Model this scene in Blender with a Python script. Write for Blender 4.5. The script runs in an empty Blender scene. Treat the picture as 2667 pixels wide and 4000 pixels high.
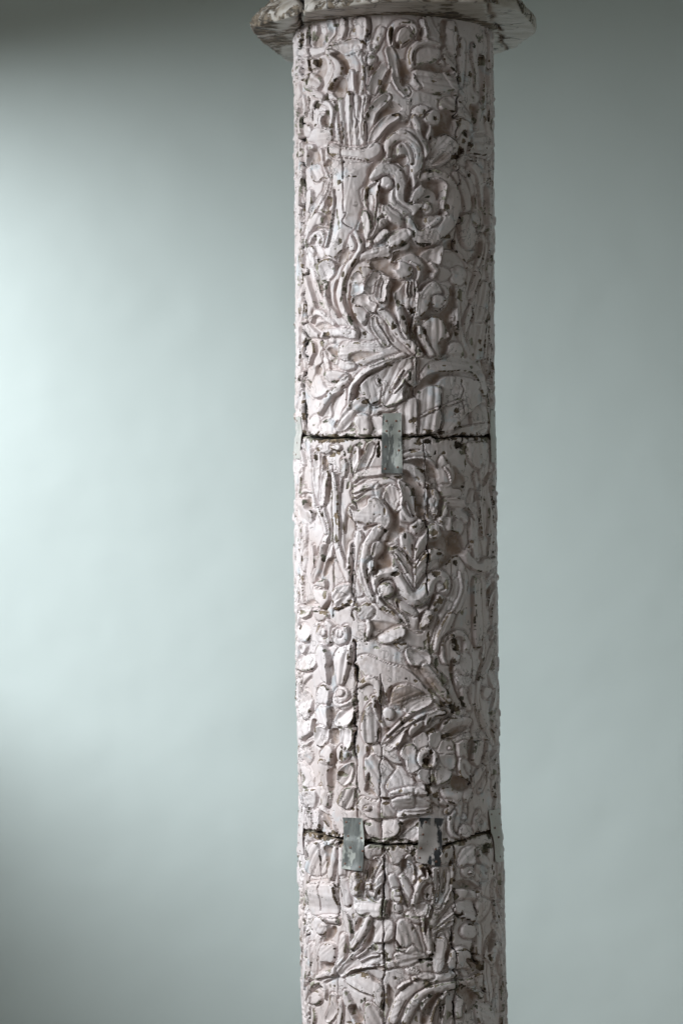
import bpy, math, random
import numpy as np

# ---------------------------------------------------------------- camera, light, exposure
SC = bpy.context.scene
COL = SC.collection
S = 3.56            # metres from the lens to the column's axis
EYE = 1.50          # height of the lens
FPX = 85.0 / 36.0 * 4000.0
MPP = S / FPX       # metres per photo pixel at the column

cam_d = bpy.data.cameras.new("camera")
cam_d.sensor_fit = 'VERTICAL'
cam_d.sensor_height = 36.0
cam_d.sensor_width = 24.0
cam_d.lens = 85.0
cam_d.shift_y = 0.05
cam_d.clip_end = 60.0
cam_d.dof.use_dof = True
cam_d.dof.focus_distance = S - 0.125
cam_d.dof.aperture_fstop = 2.2
cam = bpy.data.objects.new("camera", cam_d)
cam.location = (0.0, -S, EYE)
cam.rotation_euler = (math.radians(90), 0, 0)
COL.objects.link(cam)
SC.camera = cam

world = bpy.data.worlds.new("World")
SC.world = world
world.use_nodes = True
wbg = world.node_tree.nodes["Background"]
wbg.inputs[0].default_value = (1.0, 0.89, 0.78, 1)     # dim warm room light
wbg.inputs[1].default_value = 0.24

def lamp(name, loc, target, sx, sy, power, color):
    d = bpy.data.lights.new(name, 'AREA')
    d.shape = 'ELLIPSE'                     # soft, rounded patch of sky
    d.size = sx
    d.size_y = sy
    d.energy = power
    d.color = color
    o = bpy.data.objects.new(name, d)
    o.location = loc
    v = [target[i] - loc[i] for i in range(3)]
    from mathutils import Vector
    o.rotation_euler = Vector(v).to_track_quat('-Z', 'Y').to_euler()
    COL.objects.link(o)
    return o

# the daylight that comes in through the window in the left wall
lamp("window_daylight", (-2.6, -0.98, 2.79), (0.0, 0.6, 1.75), 3.5, 1.12, 222.0, (0.882, 0.953, 0.992))

vs = SC.view_settings
vs.view_transform = 'Standard'
vs.look = 'None'
vs.exposure = 0.0
vs.gamma = 1.0

# ---------------------------------------------------------------- node helpers
def new_mat(name):
    m = bpy.data.materials.new(name)
    m.use_nodes = True
    nt = m.node_tree
    b = nt.nodes["Principled BSDF"]
    return m, nt, b

def N(nt, t, **kw):
    n = nt.nodes.new(t)
    for k, v in kw.items():
        if k.startswith('i_'):
            n.inputs[k[2:]].default_value = v
        else:
            setattr(n, k, v)
    return n

def noise(nt, vec, scale, detail=4.0, rough=0.55, dist=0.0):
    n = N(nt, 'ShaderNodeTexNoise')
    n.inputs['Scale'].default_value = scale
    n.inputs['Detail'].default_value = detail
    n.inputs['Roughness'].default_value = rough
    n.inputs['Distortion'].default_value = dist
    nt.links.new(vec, n.inputs['Vector'])
    return n.outputs['Fac']

def ramp(nt, fac, a, b, c0=0.0, c1=1.0):
    n = N(nt, 'ShaderNodeMapRange')
    n.interpolation_type = 'SMOOTHSTEP'
    n.inputs['From Min'].default_value = a
    n.inputs['From Max'].default_value = b
    n.inputs['To Min'].default_value = c0
    n.inputs['To Max'].default_value = c1
    nt.links.new(fac, n.inputs['Value'])
    return n.outputs['Result']

def mul(nt, a, b, op='MULTIPLY'):
    n = N(nt, 'ShaderNodeMath', operation=op)
    n.use_clamp = op in ('ADD', 'MAXIMUM', 'SUBTRACT')
    for i, v in enumerate((a, b)):
        if isinstance(v, (int, float)):
            n.inputs[i].default_value = v
        else:
            nt.links.new(v, n.inputs[i])
    return n.outputs[0]

def mix(nt, fac, a, b):
    n = N(nt, 'ShaderNodeMix', data_type='RGBA')
    if isinstance(fac, (int, float)):
        n.inputs[0].default_value = fac
    else:
        nt.links.new(fac, n.inputs[0])
    for i, v in ((6, a), (7, b)):
        if isinstance(v, tuple):
            n.inputs[i].default_value = (v[0], v[1], v[2], 1)
        else:
            nt.links.new(v, n.inputs[i])
    return n.outputs[2]

def objvec(nt, scale=None):
    tc = N(nt, 'ShaderNodeTexCoord')
    v = tc.outputs['Object']
    if scale:
        m = N(nt, 'ShaderNodeMapping')
        m.inputs['Scale'].default_value = scale
        nt.links.new(v, m.inputs['Vector'])
        v = m.outputs['Vector']
    return v

def attr(nt, name):
    a = N(nt, 'ShaderNodeAttribute')
    a.attribute_name = name
    return a.outputs['Fac']

def bump(nt, b, hgt, strength, dist, prev=None):
    n = N(nt, 'ShaderNodeBump')
    n.inputs['Strength'].default_value = strength
    n.inputs['Distance'].default_value = dist
    nt.links.new(hgt, n.inputs['Height'])
    if prev is not None:
        nt.links.new(prev, n.inputs['Normal'])
    return n.outputs['Normal']

# ---------------------------------------------------------------- materials
def painted_wood():
    m, nt, b = new_mat("old_white_paint_on_wood")
    v = objvec(nt)
    vs_ = objvec(nt, (1.0, 1.0, 0.22))            # stretched along the grain
    chip, crk, dirt_shade = attr(nt, 'chip'), attr(nt, 'crack'), attr(nt, 'dirt_shade')
    # paint: coats of slightly different white
    n1 = noise(nt, v, 14.0, 4, 0.6)
    n2 = noise(nt, v, 60.0, 5, 0.65)
    white = mix(nt, ramp(nt, n1, 0.38, 0.62), (0.60, 0.512, 0.495), (0.668, 0.595, 0.592))
    white = mix(nt, ramp(nt, noise(nt, v, 33.0, 3, 0.6), 0.58, 0.72), white, (0.56, 0.555, 0.575))
    # brown grime, with recess shade painted into the pockets between the carvings
    grime_shade = mul(nt, dirt_shade, ramp(nt, n2, 0.30, 0.58, 0.5, 1.0))
    white = mix(nt, mul(nt, grime_shade, 0.85), white, (0.195, 0.113, 0.066))
    # fine specks
    sp = ramp(nt, noise(nt, v, 330.0, 2, 0.5), 0.69, 0.74)
    sp = mul(nt, sp, ramp(nt, n1, 0.42, 0.6))
    white = mix(nt, mul(nt, sp, 0.75), white, (0.16, 0.12, 0.085))
    # hairline craze of the paint
    vo = N(nt, 'ShaderNodeTexVoronoi', feature='DISTANCE_TO_EDGE')
    vo.inputs['Scale'].default_value = 42.0
    vw = N(nt, 'ShaderNodeMix', data_type='VECTOR')
    vw.inputs[0].default_value = 0.035
    nt.links.new(vs_, vw.inputs[4])
    nz = N(nt, 'ShaderNodeTexNoise')
    nz.inputs['Scale'].default_value = 60.0
    nt.links.new(v, nz.inputs['Vector'])
    nt.links.new(nz.outputs['Color'], vw.inputs[5])
    nt.links.new(vw.outputs[1], vo.inputs['Vector'])
    craze = ramp(nt, vo.outputs['Distance'], 0.012, 0.034, 1.0, 0.0)
    craze = mul(nt, craze, ramp(nt, noise(nt, v, 22.0, 3, 0.6), 0.47, 0.56))
    white = mix(nt, mul(nt, craze, 0.62), white, (0.14, 0.115, 0.10))
    # bare wood and older coats in the chips
    w1 = noise(nt, vs_, 90.0, 5, 0.65)
    wood = mix(nt, ramp(nt, w1, 0.36, 0.64), (0.045, 0.033, 0.023), (0.25, 0.185, 0.125))
    olive = mix(nt, ramp(nt, w1, 0.35, 0.6), (0.085, 0.082, 0.06), (0.36, 0.34, 0.27))
    wood = mix(nt, ramp(nt, noise(nt, v, 24.0, 3, 0.5), 0.46, 0.60), wood, olive)
    rag = mul(nt, chip, ramp(nt, noise(nt, v, 170.0, 4, 0.65), 0.30, 0.55, 0.5, 1.15))
    rag = ramp(nt, rag, 0.36, 0.52)
    colr = mix(nt, rag, white, wood)
    colr = mix(nt, ramp(nt, crk, 0.25, 0.7), colr, (0.022, 0.017, 0.015))
    nt.links.new(colr, b.inputs['Base Color'])
    # gloss: old enamel, dull where it is gone
    r = ramp(nt, n2, 0.3, 0.7, 0.40, 0.64)
    r = mul(nt, r, mul(nt, mul(nt, rag, 0.45), mul(nt, dirt_shade, 0.2), 'ADD'), 'ADD')
    nt.links.new(r, b.inputs['Roughness'])
    b.inputs['Specular IOR Level'].default_value = 0.5
    # relief of the paint itself
    h1 = mul(nt, noise(nt, vs_, 130.0, 4, 0.6), 1.0)
    nrm = bump(nt, b, h1, 0.40, 0.0016)
    h2 = noise(nt, v, 420.0, 3, 0.6)
    nrm = bump(nt, b, h2, 0.22, 0.0006, nrm)
    nrm = bump(nt, b, mul(nt, craze, -1.0), 0.45, 0.0006, nrm)
    nrm = bump(nt, b, mul(nt, rag, -1.0), 0.5, 0.0010, nrm)
    nt.links.new(nrm, b.inputs['Normal'])
    return m

def worn_wood():
    m, nt, b = new_mat("weathered_painted_wood")
    v = objvec(nt)
    g = attr(nt, 'crack')
    w = attr(nt, 'chip')
    tc = N(nt, 'ShaderNodeTexCoord').outputs['Object']
    mp = N(nt, 'ShaderNodeMapping')
    mp.inputs['Scale'].default_value = (0.45, 1.0, 1.0)
    nt.links.new(tc, mp.inputs['Vector'])
    gr = mp.outputs['Vector']
    n1 = noise(nt, gr, 55.0, 5, 0.65)
    n2 = noise(nt, v, 18.0, 4, 0.6)
    white = mix(nt, ramp(nt, n1, 0.35, 0.65), (0.40, 0.345, 0.29), (0.53, 0.48, 0.44))
    wood = mix(nt, ramp(nt, noise(nt, gr, 130.0, 5, 0.6), 0.35, 0.65), (0.045, 0.032, 0.022), (0.24, 0.185, 0.13))
    msk = mul(nt, ramp(nt, n2, 0.52, 0.74), 0.5)
    msk = mul(nt, msk, mul(nt, w, 1.25), 'ADD')
    rag = ramp(nt, mul(nt, msk, ramp(nt, noise(nt, gr, 90.0, 5, 0.7), 0.35, 0.6, 0.35, 1.1)), 0.30, 0.52)
    c = mix(nt, rag, white, wood)
    vo = N(nt, 'ShaderNodeTexVoronoi', feature='DISTANCE_TO_EDGE')
    vo.inputs['Scale'].default_value = 48.0
    nt.links.new(gr, vo.inputs['Vector'])
    cz = mul(nt, ramp(nt, vo.outputs['Distance'], 0.01, 0.05, 1.0, 0.0), ramp(nt, n2, 0.44, 0.54))
    c = mix(nt, mul(nt, cz, 0.8), c, (0.06, 0.05, 0.04))
    c = mix(nt, ramp(nt, g, 0.25, 0.7), c, (0.018, 0.013, 0.010))
    nt.links.new(c, b.inputs['Base Color'])
    nt.links.new(ramp(nt, rag, 0, 1, 0.42, 0.75), b.inputs['Roughness'])
    nrm = bump(nt, b, noise(nt, gr, 120.0, 5, 0.65), 0.4, 0.002)
    nrm = bump(nt, b, mul(nt, mul(nt, cz, rag, 'ADD'), -1.0), 0.7, 0.0014, nrm)
    nt.links.new(nrm, b.inputs['Normal'])
    return m

def strap_metal(name, steel, steel2, paint, amount, paint_gloss=0.45):
    m, nt, b = new_mat(name)
    v = objvec(nt)
    gr = objvec(nt, (1.0, 1.0, 0.25))
    n1 = noise(nt, gr, 60.0, 5, 0.68, 0.4)
    n2 = noise(nt, v, 24.0, 3, 0.5)
    msk = mul(nt, n1, mul(nt, n2, 0.9), 'ADD')
    msk = ramp(nt, msk, amount, amount + 0.05)
    st = mix(nt, ramp(nt, noise(nt, gr, 160.0, 4, 0.6), 0.35, 0.65), steel, steel2)
    c = mix(nt, msk, st, paint)
    sp = ramp(nt, noise(nt, v, 260.0, 2, 0.5), 0.66, 0.72)
    c = mix(nt, mul(nt, sp, 0.6), c, (0.10, 0.075, 0.05))
    nt.links.new(c, b.inputs['Base Color'])
    b.inputs['Metallic'].default_value = 0.0
    b.inputs['Roughness'].default_value = paint_gloss
    nrm = bump(nt, b, msk, 0.6, 0.0005)
    nrm = bump(nt, b, noise(nt, gr, 90.0, 4, 0.6), 0.25, 0.0012, nrm)
    nt.links.new(nrm, b.inputs['Normal'])
    return m

def plain(name, col, rough=0.6, var=0.12, scale=40.0, metallic=0.0, bmp=0.0):
    m, nt, b = new_mat(name)
    v = objvec(nt)
    n = noise(nt, v, scale, 5, 0.6)
    c = mix(nt, ramp(nt, n, 0.3, 0.7), tuple(x * (1 - var) for x in col), tuple(min(1, x * (1 + var)) for x in col))
    nt.links.new(c, b.inputs['Base Color'])
    b.inputs['Roughness'].default_value = rough
    b.inputs['Metallic'].default_value = metallic
    if bmp:
        nt.links.new(bump(nt, b, n, bmp, 0.004), b.inputs['Normal'])
    return m

def floorboards():
    m, nt, b = new_mat("brown_floorboards")
    v = objvec(nt)
    br = N(nt, 'ShaderNodeTexBrick')
    br.inputs['Scale'].default_value = 1.0
    br.inputs['Color1'].default_value = (0.20, 0.125, 0.075, 1)
    br.inputs['Color2'].default_value = (0.16, 0.10, 0.06, 1)
    br.inputs['Mortar'].default_value = (0.05, 0.03, 0.02, 1)
    br.inputs['Mortar Size'].default_value = 0.003
    br.inputs['Brick Width'].default_value = 1.8
    br.inputs['Row Height'].default_value = 0.14
    nt.links.new(v, br.inputs['Vector'])
    nt.links.new(br.outputs['Color'], b.inputs['Base Color'])
    b.inputs['Roughness'].default_value = 0.45
    return m

M_PAINT = painted_wood()
M_WORN = worn_wood()
M_STRAP = strap_metal("galvanised_strap_with_flaking_paint", (0.09, 0.094, 0.09), (0.165, 0.17, 0.16), (0.36, 0.365, 0.335), 0.955)
M_PALE = strap_metal("strap_painted_pale_green", (0.34, 0.33, 0.30), (0.42, 0.41, 0.38), (0.50, 0.475, 0.445), 0.80)
M_BLACK = strap_metal("black_iron_strap_with_white_paint", (0.020, 0.020, 0.022), (0.045, 0.045, 0.048), (0.46, 0.41, 0.395), 0.93, 0.55)
M_RUST = plain("rusty_nail", (0.16, 0.075, 0.05), 0.7, 0.4, 300.0)
M_WALL = None

# ---------------------------------------------------------------- the room that shows behind the column
def wall_mat(name, a, b_):
    m, nt, b = new_mat(name)
    v = objvec(nt)
    n = noise(nt, v, 1.1, 3, 0.5)
    c = mix(nt, ramp(nt, n, 0.3, 0.7), a, b_)
    nt.links.new(c, b.inputs['Base Color'])
    b.inputs['Roughness'].default_value = 0.62
    nrm = bump(nt, b, noise(nt, v, 2.2, 3, 0.5), 0.35, 0.045)
    nrm = bump(nt, b, noise(nt, v, 60.0, 4, 0.6), 0.12, 0.003, nrm)
    nt.links.new(nrm, b.inputs['Normal'])
    return m

M_WALL = wall_mat("pale_green_plaster", (0.603, 0.662, 0.642), (0.623, 0.682, 0.662))
M_CEIL = plain("ceiling_paint", (0.30, 0.27, 0.22), 0.7, 0.03, 2.0)
M_FLOOR = floorboards()

def mesh_obj(name, verts, faces, mat, parent=None, smooth=False):
    me = bpy.data.meshes.new(name)
    me.from_pydata(verts, [], faces)
    me.materials.append(mat)
    if smooth:
        for p in me.polygons:
            p.use_smooth = True
    me.update()
    o = bpy.data.objects.new(name, me)
    COL.objects.link(o)
    if parent is not None:
        o.parent = parent
    return o

def box_geo(x0, x1, y0, y1, z0, z1):
    v = [(x0, y0, z0), (x1, y0, z0), (x1, y1, z0), (x0, y1, z0), (x0, y0, z1), (x1, y0, z1), (x1, y1, z1), (x0, y1, z1)]
    f = [(0, 3, 2, 1), (4, 5, 6, 7), (0, 1, 5, 4), (1, 2, 6, 5), (2, 3, 7, 6), (3, 0, 4, 7)]
    return v, f

def boxes(name, bl, mat, parent=None):
    V, F = [], []
    for bx in bl:
        v, f = box_geo(*bx)
        k = len(V)
        V += v
        F += [tuple(i + k for i in q) for q in f]
    return mesh_obj(name, V, F, mat, parent)

WALL_Y = 1.45
LX = -1.30           # inner face of the left wall
TH = 0.12            # its thickness
WIN = (-2.6, 1.25, 1.53, 2.505)   # y0, y1, z0, z1 of the window opening
RX, BY, TOP = 1.8, -6.2, 3.25

def setting():
    w = boxes("wall", [(LX - TH, RX, WALL_Y, WALL_Y + 0.2, 0.0, TOP)], M_WALL)
    w['kind'] = 'structure'
    f = boxes("floor", [(LX - TH, RX, BY, WALL_Y + 0.2, -0.2, 0.0)], M_FLOOR)
    f['kind'] = 'structure'
    c = boxes("ceiling", [(LX - TH, RX, BY, WALL_Y + 0.2, TOP, TOP + 0.2)], M_CEIL)
    c['kind'] = 'structure'
    y0, y1, z0, z1 = WIN
    a, b_ = LX - TH, LX
    lw = boxes("wall", [(a, b_, BY, y0, 0, TOP), (a, b_, y1, WALL_Y, 0, TOP), (a, b_, y0, y1, 0, z0), (a, b_, y0, y1, z1, TOP)], M_WALL)
    lw['kind'] = 'structure'
    rw = boxes("wall", [(RX, RX + 0.2, BY, WALL_Y + 0.2, 0, TOP)], M_WALL)
    rw['kind'] = 'structure'
setting()

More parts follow.
